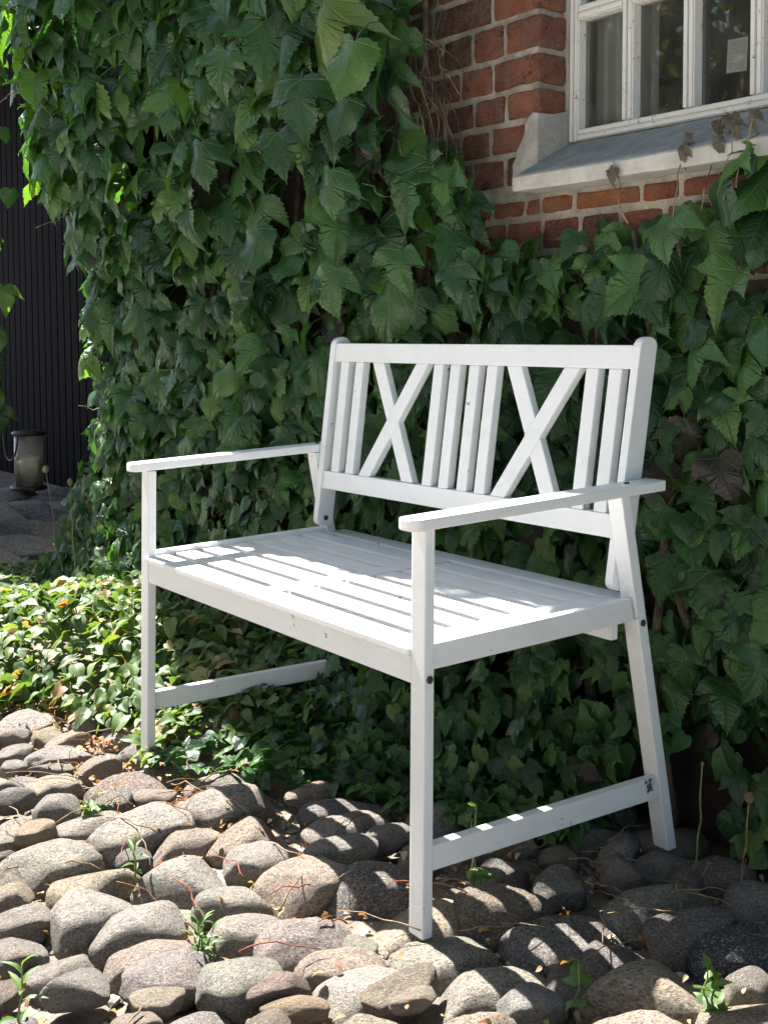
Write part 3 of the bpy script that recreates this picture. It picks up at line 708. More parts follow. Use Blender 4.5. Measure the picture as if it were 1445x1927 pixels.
HW = 0.0205
for (ta, ba, tb, bb) in ((0.219, 0.367, 0.380, 0.213), (0.661, 0.800, 0.822, 0.658)):
    bbar('cross_bar', tb - HW, tb + HW, 0.8735, bb - HW, bb + HW, 0.6128, 0.0015, 0.0205)
    # the other diagonal is let in behind, in two halves
    mx = (ta + ba) / 2; zm = (0.8735 + 0.6128) / 2
    bbar('cross_bar', ta - HW, ta + HW, 0.8735, mx - HW, mx + HW, zm, 0.0055, 0.0225)
    bbar('cross_bar', mx - HW, mx + HW, zm - 0.0003, ba - HW, ba + HW, 0.6128, 0.0055, 0.0225)
# bolts
def bolt(c, ax, r=0.0062):
    bm = bmesh.new(); ax = Vector(ax)
    lathe_into(bm, [(0, -0.002), (r, -0.002), (r, 0.0012), (r * 0.75, 0.0026), (r * 0.35, 0.0028), (r * 0.3, 0.0012), (0, 0.0012)], (0, 0, 0), 14)
    me = bm_mesh(bm, 'bolt', True); o = link('bolt', me, M['bolt'], bench); o.location = c; o.rotation_euler = ax.to_track_quat('Z', 'Y').to_euler()
for sx, xo in ((1, W), (-1, 0.0)):
    bolt((xo + 0.0008 * sx, 0.0098, 0.401), (sx, 0, 0)); bolt((xo + 0.0008 * sx, rear_y(0.425) + 0.0118, 0.425), (sx, 0, 0))
bolt((0.0578, *back(0.057, 0.4985, 0.02)[1:]), (1, 0, 0)); bolt((0.9652, *back(0.966, 0.4985, 0.02)[1:]), (-1, 0, 0))
bolt((1.0115, 0.455, 0.6742), (0, 0, 1), 0.005); bolt((0.010, 0.455, 0.6742), (0, 0, 1), 0.005)

# ================================================================== lantern in the porch
LX, LY, LZ = -4.66, 1.40, 0.022
lan = empty('lantern', (LX, LY, LZ), label='black metal lantern with a glass cylinder standing by the dark plank door', cat='lantern')
def rev(name, prof, mat, parent=lan, sides=32, smooth=True, close=False):
    prof = [(r_ * 0.85, z_ * 0.95) for r_, z_ in prof]; bm = bmesh.new(); lathe_into(bm, prof, (LX, LY, LZ), sides, close); return link(name, bm_mesh(bm, name, smooth), mat, parent)
rev('base', [(0, 0), (0.125, 0), (0.128, 0.006), (0.125, 0.022), (0.105, 0.026), (0, 0.026)], M['black'])
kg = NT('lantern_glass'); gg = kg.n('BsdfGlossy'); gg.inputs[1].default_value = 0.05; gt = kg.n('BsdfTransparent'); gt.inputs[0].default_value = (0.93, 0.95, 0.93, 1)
gm = kg.n('MixShader'); gf_ = kg.n('Fresnel'); kg.l(kg.math('MULTIPLY', gf_.outputs[0], 1.2), gm.inputs[0]); kg.l(gt.outputs[0], gm.inputs[1]); kg.l(gg.outputs[0], gm.inputs[2]); kd = kg.n('BsdfDiffuse'); kd.inputs[0].default_value = (0.86, 0.84, 0.76, 1); k2 = kg.n('MixShader'); kg.l(kg.ss(kg.noise(kg.coord('Object'), 9, 5), 0.3, 0.75, 0.10, 0.32), k2.inputs[0]); kg.l(gm.outputs[0], k2.inputs[1]); kg.l(kd.outputs[0], k2.inputs[2]); kg.l(k2.outputs[0], kg.out.inputs[0])  # beige diffuse share stands in for the bright reflection on the glass
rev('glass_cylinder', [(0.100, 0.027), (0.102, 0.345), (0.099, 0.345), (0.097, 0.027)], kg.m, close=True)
rev('lid', [(0, 0.352), (0.112, 0.347), (0.120, 0.350), (0.120, 0.366), (0.100, 0.374), (0, 0.376)], M['black'])
bm = bmesh.new()
tube_into(bm, [(LX + 0.105 * math.cos(t), LY - 0.106 - 0.012 * math.sin(t * 0.5), LZ + 0.33 - 0.15 * math.sin(t)) for t in [math.pi * k / 20 for k in range(21)]], 0.006, sides=8)
link('handle', bm_mesh(bm, 'handle', True), M['black'], lan)
bm = bmesh.new(); lathe_into(bm, [(0, 0.0265), (0.064, 0.0265), (0.066, 0.032), (0.066, 0.183), (0.062, 0.190), (0.04, 0.187), (0.0, 0.184)], (LX, LY, LZ), 28)
cd = link('candle', bm_mesh(bm, 'candle', False), M['wax'], None, label='thick white pillar candle inside the black lantern', cat='candle')

# ================================================================== leaves
HALF = [(0, 0.0), (.07, -.09), (.18, -.15), (.30, -.14), (.39, -.06), (.45, .03), (.50, .11), (.56, .19), (.57, .28), (.69, .47), (.53, .45), (.43, .44), (.325, .455), (.31, .53), (.345, .61), (.305, .69), (.29, .77), (.21, .855), (.165, .94), (.09, 1.03), (0, 1.20)]
HALF_ROUND = [(0, 0.0), (.07, -.09), (.19, -.14), (.31, -.12), (.41, -.02), (.46, .09), (.50, .20), (.49, .30), (.50, .40), (.45, .50), (.42, .59), (.35, .68), (.31, .77), (.22, .86), (.16, .95), (.08, 1.03), (0, 1.16)]
HALF_LOW = [(0, 0), (.18, -.15), (.39, -.06), (.50, .13), (.55, .27), (.68, .47), (.42, .44), (.32, .47), (.34, .62), (.21, .86), (0, 1.2)]
HALF_OVATE = [(0, 0), (.12, -.02), (.24, .08), (.32, .24), (.33, .42), (.28, .60), (.19, .78), (.09, .92), (0, 1.04)]
HALF_LANCE = [(0, 0), (.06, .05), (.12, .25), (.14, .45), (.11, .68), (.05, .88), (0, 1.0)]

def toothed(half, d=0.028):
    out = []
    for i, (a, b) in enumerate(zip(half[:-1], half[1:])):
        out.append(a); dx, dy = b[0] - a[0], b[1] - a[1]; L = math.hypot(dx, dy)
        if i > 1 and L > 0.05: out.append((a[0] + dx * 0.62 - d * dy / L * 1.0, a[1] + dy * 0.62 + d * dx / L * 1.0))
    out.append(half[-1]); return [(s * 1.12, t * 0.92) for s, t in out]

def leaf_geo(half, rings, seed, droop=0.35, fold=0.25, curl=0.25, ripple=0.05, petiole=0.0, jag=0.0, ctr=0.33, asym=0.08):
    r = random.Random(seed)
    a = 1 + r.uniform(-asym, asym)
    out = [(s * a, t) for s, t in half] + [(-s * (2 - a), t) for s, t in half[-2:0:-1]]
    out = [(s + r.uniform(-jag, jag), t + r.uniform(-jag, jag)) for s, t in out]
    n = len(out); c = (0.0, ctr); V2 = [c]; F = []
    for k in rings: V2 += [(c[0] + (s - c[0]) * k, c[1] + (t - c[1]) * k) for s, t in out]
    for i in range(n):
        j = (i + 1) % n; F.append((0, 1 + i, 1 + j))
        for q in range(len(rings) - 1):
            A, B = 1 + q * n, 1 + (q + 1) * n
            F.append((A + i, B + i, B + j)); F.append((A + i, B + j, A + j))
    ph = r.uniform(0, 6.28); tw = r.uniform(-0.25, 0.25); bend = r.uniform(-0.18, 0.18)
    V3 = []
    for s, t in V2:
        z = fold * abs(s) * 0.9 - curl * (abs(s) ** 2) * 1.6
        z -= droop * max(0, t - 0.15) ** 2
        z += ripple * math.sin(7 * t + ph + 5 * s) * (abs(s) + 0.15) * 1.6 + ripple * 0.6 * math.sin(13 * s + ph * 2) * abs(s)
        z += tw * s * t
        V3.append((s + bend * t * t, t, z))
    uv = list(V2)
    if petiole:
        b = len(V3); w = 0.014
        pts = [(0, 0.02, 0.0), (0, -0.18 * petiole, -0.03), (0.03, -0.42 * petiole, -0.22 * petiole), (0.05, -0.55 * petiole, -0.5 * petiole)]
        for (x, y, z) in pts:
            V3 += [(x - w, y, z), (x + w, y, z), (x, y, z - 2 * w)]; uv += [(0, 0)] * 3
        for q in range(3):
            for k in range(3): F.append((b + 3 * q + k, b + 3 * q + (k + 1) % 3, b + 3 * q + 3 + (k + 1) % 3)); F.append((b + 3 * q + k, b + 3 * q + 3 + (k + 1) % 3, b + 3 * q + 3 + k))
    return np.array(V3, float), np.array(F, int), np.array(uv, float)

def geo_mesh(name, V, F, UV, tint, mat):
    me = bpy.data.meshes.new(name)
    me.vertices.add(len(V)); me.vertices.foreach_set('co', np.asarray(V, np.float32).ravel())
    me.loops.add(F.size); me.loops.foreach_set('vertex_index', F.ravel().astype(np.int32))
    me.polygons.add(len(F)); me.polygons.foreach_set('loop_start', np.arange(0, F.size, 3, dtype=np.int32)); me.polygons.foreach_set('loop_total', np.full(len(F), 3, np.int32))
    me.polygons.foreach_set('use_smooth', np.ones(len(F), bool))
    me.update(calc_edges=True)
    uvl = me.uv_layers.new(name='UVMap'); uvl.data.foreach_set('uv', np.asarray(UV, np.float32)[F.ravel()].ravel())
    at = me.attributes.new('tint', 'FLOAT', 'POINT'); at.data.foreach_set('value', np.asarray(tint, np.float32))
    me.materials.append(mat); me.validate()
    return me

class Bag:
    """collects leaf copies and joins them into one mesh"""
    def __init__(s): s.V, s.F, s.U, s.T, s.o = [], [], [], [], 0
    def add(s, g, Mx, loc, tint):
        V, F, U = g
        s.V.append(V @ Mx.T + loc); s.F.append(F + s.o); s.U.append(U); s.T.append(np.full(len(V), tint)); s.o += len(V)
    def mesh(s, name, mat): return geo_mesh(name, np.concatenate(s.V), np.concatenate(s.F), np.concatenate(s.U), np.concatenate(s.T), mat)

def frame(T, N, size):
    """columns: side, tip direction, normal"""
    T = np.array(T, float); T /= np.linalg.norm(T); N = np.array(N, float); N -= T * (N @ T); N /= np.linalg.norm(N)
    S = np.cross(T, N)
    return np.stack([S, T, N], 1) * size

HI = [leaf_geo(toothed(HALF if i % 8 else HALF_ROUND), (0.36, 0.72, 1.0), 10 + i, droop=0.25 + 0.55 * (i % 5) / 4, fold=-0.15 + 0.75 * ((i * 3) % 7) / 6, curl=0.2 + 0.75 * ((i * 5) % 9) / 8, ripple=0.075, petiole=1.0) for i in range(16)]
LO = [leaf_geo([(s * 1.1, t * 0.94) for s, t in (HALF_LOW if i % 4 else HALF_ROUND[::2])], (0.55, 1.0), 60 + i, droop=0.3 + 0.07 * i, fold=-0.1 + 0.08 * i, curl=0.3 + 0.06 * i, ripple=0.07) for i in range(8)]
SM = [leaf_geo(HALF_LOW if i % 2 else HALF_ROUND[::2], (0.55, 1.0), 90 + i, droop=0.3, fold=0.25, curl=0.35, ripple=0.05) for i in range(6)]
OV = [leaf_geo(HALF_OVATE, (0.5, 1.0), 120 + i, droop=0.3 + 0.07 * i, fold=0.35, curl=0.1, ripple=0.05, ctr=0.42) for i in range(8)]
LA = [leaf_geo(HALF_LANCE, (0.5, 1.0), 150 + i, droop=0.35 + 0.1 * i, fold=0.5, curl=0.0, ripple=0.03, ctr=0.42) for i in range(4)]

# ---------------------------------------------------------------- wall ivy
def y0_ground(x): return interp(x, [-2, -0.3, 0.0, 0.2, 0.35, 0.5, 0.72, 0.86, 0.97, 1.05, 1.12, 3], [0.34, 0.32, 0.30, 0.25, 0.24, 0.29, 0.33, 0.40, 0.45, 0.60, 0.63, 0.62])
def xl(z): return interp(z, [0, .2, .45, .65, 1.0, 1.3, 1.6, 2.0, 2.3, 3], [-1.95, -1.92, -1.84, -1.72, -1.66, -1.50, -1.56, -1.56, -1.48, -1.6])
def ysurf(x, z):
    yb = y0_ground(x); t = min(1, z / 0.42)
    low = yb + (0.635 - yb) * (1 - (1 - t) ** 1.5)
    right = low + interp(z, [0.9, 1.2, 1.5], [0, 0.03, 0.05])
    yl = interp(z, [0, .2, .4, .8, 1.2, 1.6, 2.0, 2.75], [.33, .47, .52, .50, .43, .345, .275, .26])
    yl -= 0.04 * interp(x, [-0.9, -0.4], [1, 0]) * interp(z, [1.1, 1.5], [0, 1])
    yl += 0.16 * interp(x, [-1.2, 0.35], [0, 1]) * interp(z, [0.8, 1.3], [0, 1])
    yl -= 0.15 * interp(x, [-1.55, -0.75], [1, 0]) * interp(z, [1.15, 1.55, 2.1, 2.4], [0, 1, 1, 0])
    w = interp(x, [-0.42, -0.06], [1, 0])
    if z > 0.95: w = max(w, interp(z, [0.95, 1.25], [0, 1]) * interp(x, [0.35, 0.6], [1, 0]))
    return right * (1 - w) + yl * w + 0.055 * noise.noise((x * 2.6, z * 2.6, 4.0)) + 0.03 * noise.noise((x * 6, z * 6, 8.0))
def allowed(x, z):
    if x < xl(z) - 0.02: return False
    if z > 1.19: 
        if x < 0.41: return x < interp(z, [1.19, 1.24, 1.30, 1.336, 1.443, 1.575, 1.737, 2.0, 3], [.41, .40, .36, .34, .27, .22, .17, .15, .12])
        return z < interp(x, [.41, .52, .71, .86, 1.0, 1.06, 1.18, 1.5, 2.2], [1.2, 1.18, 1.175, 1.185, 1.21, 1.26, 1.30, 1.36, 1.42])
    if x >= 0.41: return z < interp(x, [.41, .52, .71, .86, 1.0, 1.06, 1.18], [1.2, 1.18, 1.175, 1.185, 1.21, 1.26, 1.30])
    return True
def lsize(x, z):
    s = interp(z, [0, .15, .35, .6, 1.0, 1.4, 2.0], [.042, .048, .060, .076, .094, .115, .12])
    if x > 0.35: s = interp(z, [0, .15, .35, .7, 1.0, 1.3], [.045, .05, .065, .085, .092, .085])
    return s
leaves = []          # (geo list, index, matrix, loc, tint)
def put(x, z, depth, size, geo, idx, side=0.0, ybase=None):
    y = (ysurf(x, z) if ybase is None else ybase) + depth
    nx_ = -side; rx = rng.normal(0, 0.33)
    edge = xl(z) + 0.30
    if ybase is None and x < edge and x < -0.9:
        t = min(1, (edge - x) / 0.30); y += 0.22 * (1 - math.sqrt(max(0, 1 - t * t))); nx_ -= 1.1 * t * t
    T = np.array((rx * 1.5 + 0.25 * nx_, -0.34 + rng.normal(0, 0.25), -1.0 + abs(rng.normal(0, 0.3))))
    N = np.array((nx_ + 0.22 + rng.normal(0, 0.5), -1.0, 0.55 + rng.normal(0, 0.40)))
    y = min(y, 0.725)
    leaves.append((geo, idx, frame(T, N, size), np.array((x, y, z)), rng.random()))
area_pts = []
for _ in range(78000):
    x = rng.uniform(-2.3, 2.2); z = rng.uniform(0.02, 2.78)
    if not allowed(x, z): continue
    if abs(x - 1.0) < 0.09 and z < 0.16: continue
    s = lsize(x, z) * rng.uniform(0.62, 1.35)
    if z > 1.05 and rng.random() < 0.12 and x < 0.3: s *= 1.3
    # keep the expected coverage constant whatever the leaf size
    cov = 0.115 if z < 2.3 else 0.05
    if x > 1.3: cov *= 0.6
    if rng.random() > cov * (0.012 / (s * s)) * 0.11 * 4.2 / 1.0: continue
    dep = rng.exponential(0.06)
    if dep > 0.24: continue
    front = dep < 0.055
    if s < 0.058: put(x, z, dep, s, SM, int(rng.integers(len(SM))))
    elif front: put(x, z, dep, s, HI, int(rng.integers(len(HI))))
    else: put(x, z, dep, s, LO, int(rng.integers(len(LO))))
# the end of the building, round the corner
for _ in range(420):
    z = rng.uniform(0.05, 2.7); y = rng.uniform(0.62, 1.7); x = xl(z) - 0.04 + rng.exponential(0.05) + 0.10 * noise.noise((y * 3, z * 3, 0))
    put(x, z, 0, rng.uniform(0.09, 0.15), LO, int(rng.integers(len(LO))), side=1.6, ybase=y)
# unseen leaf fringe added at the eave, breaks up the edge of its shadow
for _ in range(420):
    x = rng.uniform(-1.75, 0.1); z = rng.uniform(2.75, 4.35); put(x, z, 0, rng.uniform(0.09, 0.16), LO, int(rng.integers(len(LO))), ybase=rng.uniform(0.38, 0.6))
for _ in range(640):
    x = rng.uniform(-3.5, -0.1); z = rng.uniform(4.0, 4.4); y = rng.normal(0.305, 0.04)
    put(x, z, 0, rng.uniform(0.06, 0.13), LO, int(rng.integers(len(LO))), ybase=y)
for (x, y, z, sz, rot) in ((0.16, 0.37, 1.70, 0.205, 0.1), (0.27, 0.38, 1.585, 0.19, -0.25), (0.06, 0.37, 1.535, 0.20, 0.15), (0.21, 0.40, 1.47, 0.14, -0.3), (-0.02, 0.36, 1.42, 0.16, 0.3),
                          (0.12, 0.42, 1.32, 0.15, -0.1), (-0.16, 0.38, 1.20, 0.16, 0.2), (0.02, 0.50, 1.10, 0.15, -0.2), (0.26, 0.52, 1.13, 0.14, 0.1), (-0.25, 0.34, 1.66, 0.17, -0.1), (0.40, 0.56, 1.09, 0.12, 0.2), (-0.42, 0.36, 1.45, 0.17, 0.1)):
    leaves.append((HI, int(rng.integers(len(HI))), frame((rot, -0.25, -1), (0.45 + rng.normal(0, .15), -1, 0.45), sz * 0.70), np.array((x, y, z)), 0.25 + 0.5 * rng.random()))
print('ivy leaves', len(leaves))

ivy = empty('climbing_ivy', (-0.4, 0.66, 0), label='large-leaved green ivy covering the brick wall behind the bench', cat='ivy')
# choose the 300 that show largest: nothing in front of them as seen from the picture's side
VV = [l[0][l[1]][0] @ l[2].T + l[3] for l in leaves]
off = np.cumsum([0] + [len(v) for v in VV])
bv = np.concatenate(VV); bf = np.concatenate([leaves[i][0][leaves[i][1]][1] + off[i] for i in range(len(leaves))])
bt = [np.array([v.co[:] for v in o.data.vertices]) for o in bench.children]
tree_l = BVHTree.FromPolygons(bv.tolist(), bf.tolist(), epsilon=0.0)
bb = bmesh.new()
bpy.context.view_layer.update()
for o in bench.children:
    mtmp = o.data.copy(); mtmp.transform(wm(o)); bb.from_mesh(mtmp); bpy.data.meshes.remove(mtmp)
tree_b = BVHTree.FromBMesh(bb); bb.free()
score = []
CV = Vector(CAMP)
for i, l in enumerate(leaves):
    cen = VV[i][0]; d = cen - CAMP; zc = d @ CF
    u = (d @ CR) / zc * 1.1673 / 0.7499 ; v = (d @ CU) / zc * 1.1673 + 0.1499
    if zc < 0.2 or abs(u) > 0.52 or abs(v) > 0.52: continue
    n = l[2][:, 2]; n = n / np.linalg.norm(n); fac = abs(n @ (d / np.linalg.norm(d)))
    vis = 0
    for q in (0, 3, 9, 15, 22):
        pt = VV[i][min(q, len(VV[i]) - 1)]; dv = Vector(pt - CAMP); L = dv.length; dv.normalize()
        h = tree_l.ray_cast(CV, dv, L - 0.012)
        if h[0] is None and tree_b.ray_cast(CV, dv, L - 0.01)[0] is None: vis += 1
    if vis < 2: continue
    size = np.linalg.norm(l[2][:, 0])
    score.append(((size / zc) ** 2 * (0.25 + fac) * vis, i))
score.sort(reverse=True)
pick = set(i for _, i in score[:298])
leaf_me = {}
for i in pick:
    g, k, Mx, loc, tint = leaves[i]
    key = (id(g), k)
    if key not in leaf_me:
        V, F, U = g[k]; leaf_me[key] = geo_mesh('leaf', V, F, U, np.zeros(len(V)), M['leaf'])
    o = link('leaf', leaf_me[key], None, ivy)
    o.matrix_parent_inverse = Matrix.Identity(4)
    m4 = Matrix([[Mx[r][0], Mx[r][1], Mx[r][2], loc[r] - ivy.location[r]] for r in range(3)] + [[0, 0, 0, 1]])
    o.matrix_basis = m4
bag = Bag()
for i, l in enumerate(leaves):
    if i not in pick: bag.add(l[0][l[1]], l[2], l[3], l[4])
link('foliage', bag.mesh('foliage', M['leaf']), None, ivy, kind='stuff')
# woody stems
def wander(p, q, n, amp, seed, drop=0.0):
    r = random.Random(seed); p, q = Vector(p), Vector(q); o = Vector((r.uniform(0, 50),) * 3); out = []
    for i in range(n + 1):
        t = i / n; v = p.lerp(q, t) + noise.noise_vector(o + Vector((t * 3.2, 0, 0))) * amp * math.sin(math.pi * min(1, t * 1.2 + 0.1)); v.z -= drop * math.sin(math.pi * t)
        out.append(v)
    return out
for i in range(13):
    x0 = -1.6 + 0.25 * i + random.uniform(-0.08, 0.08); top = 2.7 if x0 < 0.2 else 1.15
    x1 = min(x0 + random.uniform(-0.3, 0.3), 0.15 if top > 2 else 2)
    bm = bmesh.new(); tube_into(bm, wander((x0, 0.69, -0.03), (x1, 0.70, top), 16, 0.10, i), 0.013, 0.005, 6)
    link('stem', bm_mesh(bm, 'stem', True), M['bark'], ivy)
# bare dry runners that hang beside the brickwork
for i in range(20):
    x0 = random.uniform(0.14, 0.25); z0 = random.uniform(1.45, 1.75); z1 = z0 - random.uniform(0.14, 0.42)
    x1 = x0 + random.uniform(-0.02, 0.10); y_ = random.uniform(0.64, 0.72)
    bm = bmesh.new(); tube_into(bm, wander((x0, y_ - 0.04, z0), (x1, y_, z1), 10, 0.05, 300 + i), random.uniform(0.0012, 0.0026), 0.0009, 5)
    link('runner', bm_mesh(bm, 'runner', True), M['bark'] if i % 3 else M['twig'], ivy)
for i in range(46):                                         # thin pale shoots and tendrils that stand out from the foliage
    x0 = random.uniform(-1.6, 1.25); z0 = random.uniform(0.3, 1.9)
    if not allowed(x0, z0): continue
    if x0 > -0.1 and z0 < 0.95: continue
    y_ = ysurf(x0, z0); a = random.uniform(0.05, 0.13)
    bm = bmesh.new(); tube_into(bm, wander((x0, y_ + 0.04, z0), (x0 + random.uniform(-a, a), y_ - a * random.uniform(0.3, 0.8), z0 + random.uniform(-a, a * 0.4)), 8, 0.03, 500 + i), 0.0016, 0.0007, 5)
    link('tendril', bm_mesh(bm, 'tendril', True), M['stem'] if i % 2 else M['twig'], ivy)
# shrivelled leaves on runners over the sill
wmat = simple('withered', (0.075, 0.065, 0.045), 0.75, 0.5, 60)
for i, (x, y, z) in enumerate(((1.010, 0.700, 1.340), (0.960, 0.672, 1.318), (1.045, 0.690, 1.345), (1.075, 0.655, 1.325), (0.965, 0.655, 1.292), (0.790, 0.652, 1.272), (1.04, 0.655, 1.300), (1.12, 0.655, 1.335))):
    g = leaf_geo(HALF_LOW, (0.4, 0.7, 1.0), 700 + i, droop=1.1, fold=0.55, curl=0.9, ripple=0.16, jag=0.03)
    Mx = frame((random.uniform(-.5, .5), -0.35, -1), (random.uniform(-.3, .8), -1, 0.4), 0.030)
    link('withered_leaf', geo_mesh('withered_leaf', g[0] @ Mx.T + np.array((x, y, z)), g[1], g[2], np.full(len(g[0]), 0.3), wmat), None, ivy)
for i, (p, q) in enumerate((((1.00, 0.66, 1.17), (1.012, 0.70, 1.343)), ((0.94, 0.655, 1.16), (0.962, 0.672, 1.32)), ((1.06, 0.65, 1.18), (1.078, 0.655, 1.328)), ((0.83, 0.65, 1.16), (0.79, 0.650, 1.285)), ((1.09, 0.65, 1.2), (1.122, 0.655, 1.337)))):
    bm = bmesh.new(); tube_into(bm, wander(p, q, 8, 0.02, 810 + i), 0.0016, 0.0009, 5); link('runner', bm_mesh(bm, 'runner', True), M['twig'], ivy)

# a second ivy in the porch
ivy2 = empty('porch_ivy', (-3.65, 0.39, 0), label='dark ivy growing up the gate post at the shaded porch', cat='ivy')
bag = Bag()
for _ in range(900):
    z = rng.uniform(0.28, 3.3); sd = rng.random()
    if sd < 0.45: x, y, nn = rng.uniform(-4.0, -3.55), 0.42 - rng.exponential(0.035), (rng.normal(0, .5), -1, .5 + rng.normal(0, .3))
    elif sd < 0.85: x, y, nn = -3.57 + rng.exponential(0.05) + 0.05 * math.sin(z * 4), rng.uniform(0.36, 0.84), (1, rng.normal(0, .5), .5 + rng.normal(0, .3))
    else: x, y, nn = -3.97 - rng.exponential(0.035), rng.uniform(0.36, 0.84), (-1, rng.normal(0, .5), .5 + rng.normal(0, .3))
    s = rng.uniform(0.07, 0.13)
    bag.add(LO[int(rng.integers(8))], frame((nn[0] * 0.3 + rng.normal(0, .3), nn[1] * 0.3, -1), nn, s), np.array((x, y, z)), rng.random() * 0.75)
link('foliage', bag.mesh('foliage', M['leaf']), None, ivy2, kind='stuff')
bm = bmesh.new(); tube_into(bm, wander((-3.55, 0.385, -0.04), (-3.65, 0.39, 2.6), 12, 0.05, 77), 0.012, 0.006); link('stem', bm_mesh(bm, 'stem', True), M['bark'], ivy2)

# ---------------------------------------------------------------- ground cover, litter
def cover_h(x, y):
    """height of the leaf carpet"""
    yf = interp(x, [-1.6, -0.5, -0.34, -0.2, 0.0, 0.1, 0.22, 0.36, 0.5, 0.72, 0.86, 0.97, 1.05], [-0.40, -0.16, -0.03, 0.02, 0.00, 0.01, 0.06, 0.14, 0.27, 0.32, 0.40, 0.45, 0.60])
    d = y - yf + 0.05 * noise.noise((x * 5, y * 5, 0))
    if d < 0: return -1
    top = interp(x, [-2.2, -1.6, -1.1, -0.75, -0.4, -0.1, 0.1, 0.4, 1.0], [0.02, 0.06, 0.15, 0.20, 0.19, 0.13, 0.08, 0.07, 0.05])
    return top * min(1, d / 0.30) ** 0.8 * (1 + 0.35 * noise.noise((x * 7, y * 7, 2)))
bag = Bag(); bag_s = Bag()
for _ in range(62000):
    x = rng.uniform(-2.3, 1.06); y = rng.uniform(-0.5, 0.60)
    if abs(x - 1.0) < 0.10: continue
    h = cover_h(x, y)
    if h < 0: continue
    dens = 0.17 if x < 0.05 else 0.13
    dens *= 0.45 + 1.1 * max(0, 0.5 + noise.noise((x * 9, y * 9, 6)))
    if x < -1.3: dens *= 0.7
    if rng.random() > dens: continue
    s = rng.uniform(0.016, 0.044) * (1.1 if x < 0 else 0.95)
    z = max(-0.02, h * (1 - rng.exponential(0.22))) + 0.012
    az = rng.uniform(0, 6.283)
    T = np.array((math.cos(az), math.sin(az), -0.25 + rng.normal(0, 0.3))); N = np.array((rng.normal(0, 0.45), -0.25 + rng.normal(0, 0.45), 1.0))
    loc = np.array((x, y, z))
    if x > 0.10 + 0.08 * noise.noise((x * 8, y * 8, 1)): bag_s.add(SM[int(rng.integers(6))], frame(T, N, s * 1.05), loc, rng.random() * 0.85)
    elif rng.random() < 0.25: bag.add(SM[int(rng.integers(6))], frame(T, N, s * 0.95), loc, rng.random() * 0.8)
    else: bag.add(OV[int(rng.integers(8))], frame(T, N, s * 1.25), loc, rng.random() * (0.98 if h < 0.05 else 0.88))
link('creeping_ivy', bag_s.mesh('creeping_ivy', M['leaf']), None, None, kind='stuff', label='dark small-leaved ivy creeping over the ground beneath the bench', cat='ivy')
link('ground_cover', bag.mesh('ground_cover', M['cover']), None, None, kind='stuff', label='sunlit leafy green creeper carpet on the ground beside the far bench leg', cat='ground cover')
bag = Bag()
for _ in range(3600):
    if rng.random() < 0.35: x, y = rng.uniform(-0.8, 0.45), rng.normal(-0.04, 0.10)
    else: x, y = rng.uniform(-0.4, 1.6), rng.uniform(-0.7, 0.6)
    if inside(x, y, 0.9): 
        if rng.random() > 0.12 or y < -0.2: continue
        z = 0.014
    else: z = -0.028 + rng.uniform(0, 0.02)
    s = rng.uniform(0.006, 0.019); az = rng.uniform(0, 6.283)
    bag.add(OV[int(rng.integers(8))], frame((math.cos(az), math.sin(az), rng.normal(0, .3)), (rng.normal(0, .6), rng.normal(0, .6), 1), s), np.array((x, y, z)), rng.random())
link('leaf_litter', bag.mesh('leaf_litter', M['dry']), None, None, kind='stuff', label='dry brown and reddish leaf litter between the stones', cat='leaf litter')
def twigs(name, mat, n, boxes, label):
    bm = bmesh.new()
    for i in range(n):
        bx = boxes[i % len(boxes)]; x, y = random.uniform(bx[0], bx[1]), random.uniform(bx[2], bx[3]); a = random.uniform(0, 6.28); L = random.uniform(0.04, 0.15)
        z = 0.016 if inside(x, y) else -0.012
        z2 = 0.018 if inside(x + L * math.cos(a), y + L * math.sin(a)) else -0.012
        tube_into(bm, wander((x, y, z), (x + L * math.cos(a), y + L * math.sin(a), z2), 9, 0.012, 900 + i, -0.008), random.uniform(0.0009, 0.002), 0.0008, 5)
    link(name, bm_mesh(bm, name, True), mat, None, kind='stuff', label=label, cat='twigs')
twigs('dry_twigs', M['twig'], 70, [(-0.4, 0.5, -0.2, 0.2), (0.2, 1.3, -0.5, 0.4), (0.9, 1.4, 0.3, 0.6)], 'thin dry straw-coloured twigs lying across the stones')
twigs('red_twigs', M['redtwig'], 24, [(-0.4, 0.4, -0.2, 0.1), (0.2, 1.0, -0.3, 0.1)], 'thin reddish creeper runners lying across the stones')

# ---------------------------------------------------------------- weeds
def weed(name, loc, label, cat, stems, leafset, mat, size, height, spread, per=7, seed=0, group='weeds growing between the fieldstones'):
    r = random.Random(seed); loc = Vector(loc)
    w = empty(name, loc, label=label, cat=cat, group=group)
    for q in range(stems):
        a = r.uniform(0, 6.28); tip = loc + Vector((math.cos(a) * spread * r.uniform(0.2, 1), math.sin(a) * spread * r.uniform(0.2, 1), height * r.uniform(0.65, 1.0)))
        if q == 0: tip = loc + Vector((spread * 0.15, 0, height))
        pts = wander(loc, tip, 8, 0.012, seed * 31 + q)
        bm = bmesh.new(); tube_into(bm, pts, 0.0022, 0.0011, 6); link('stem', bm_mesh(bm, 'stem', True), M['stem'], w)
        for k in range(per):
            t = 0.25 + 0.75 * k / max(1, per - 1); p = pts[min(8, int(t * 8))]; az = k * 2.4 + r.uniform(-0.4, 0.4)
            up = 0.25 + 0.9 * t
            g = leafset[k % len(leafset)]; s = size * r.uniform(0.6, 1.0) * (1.1 - 0.45 * t)
            Mx = frame((math.cos(az), math.sin(az), up), (-math.cos(az) * up * 0.6, -math.sin(az) * up * 0.6, 1), s)
            link('leaf', geo_mesh('leaf', g[0] @ Mx.T + np.array(p), g[1], g[2], np.full(len(g[0]), r.random()), mat), None, w)
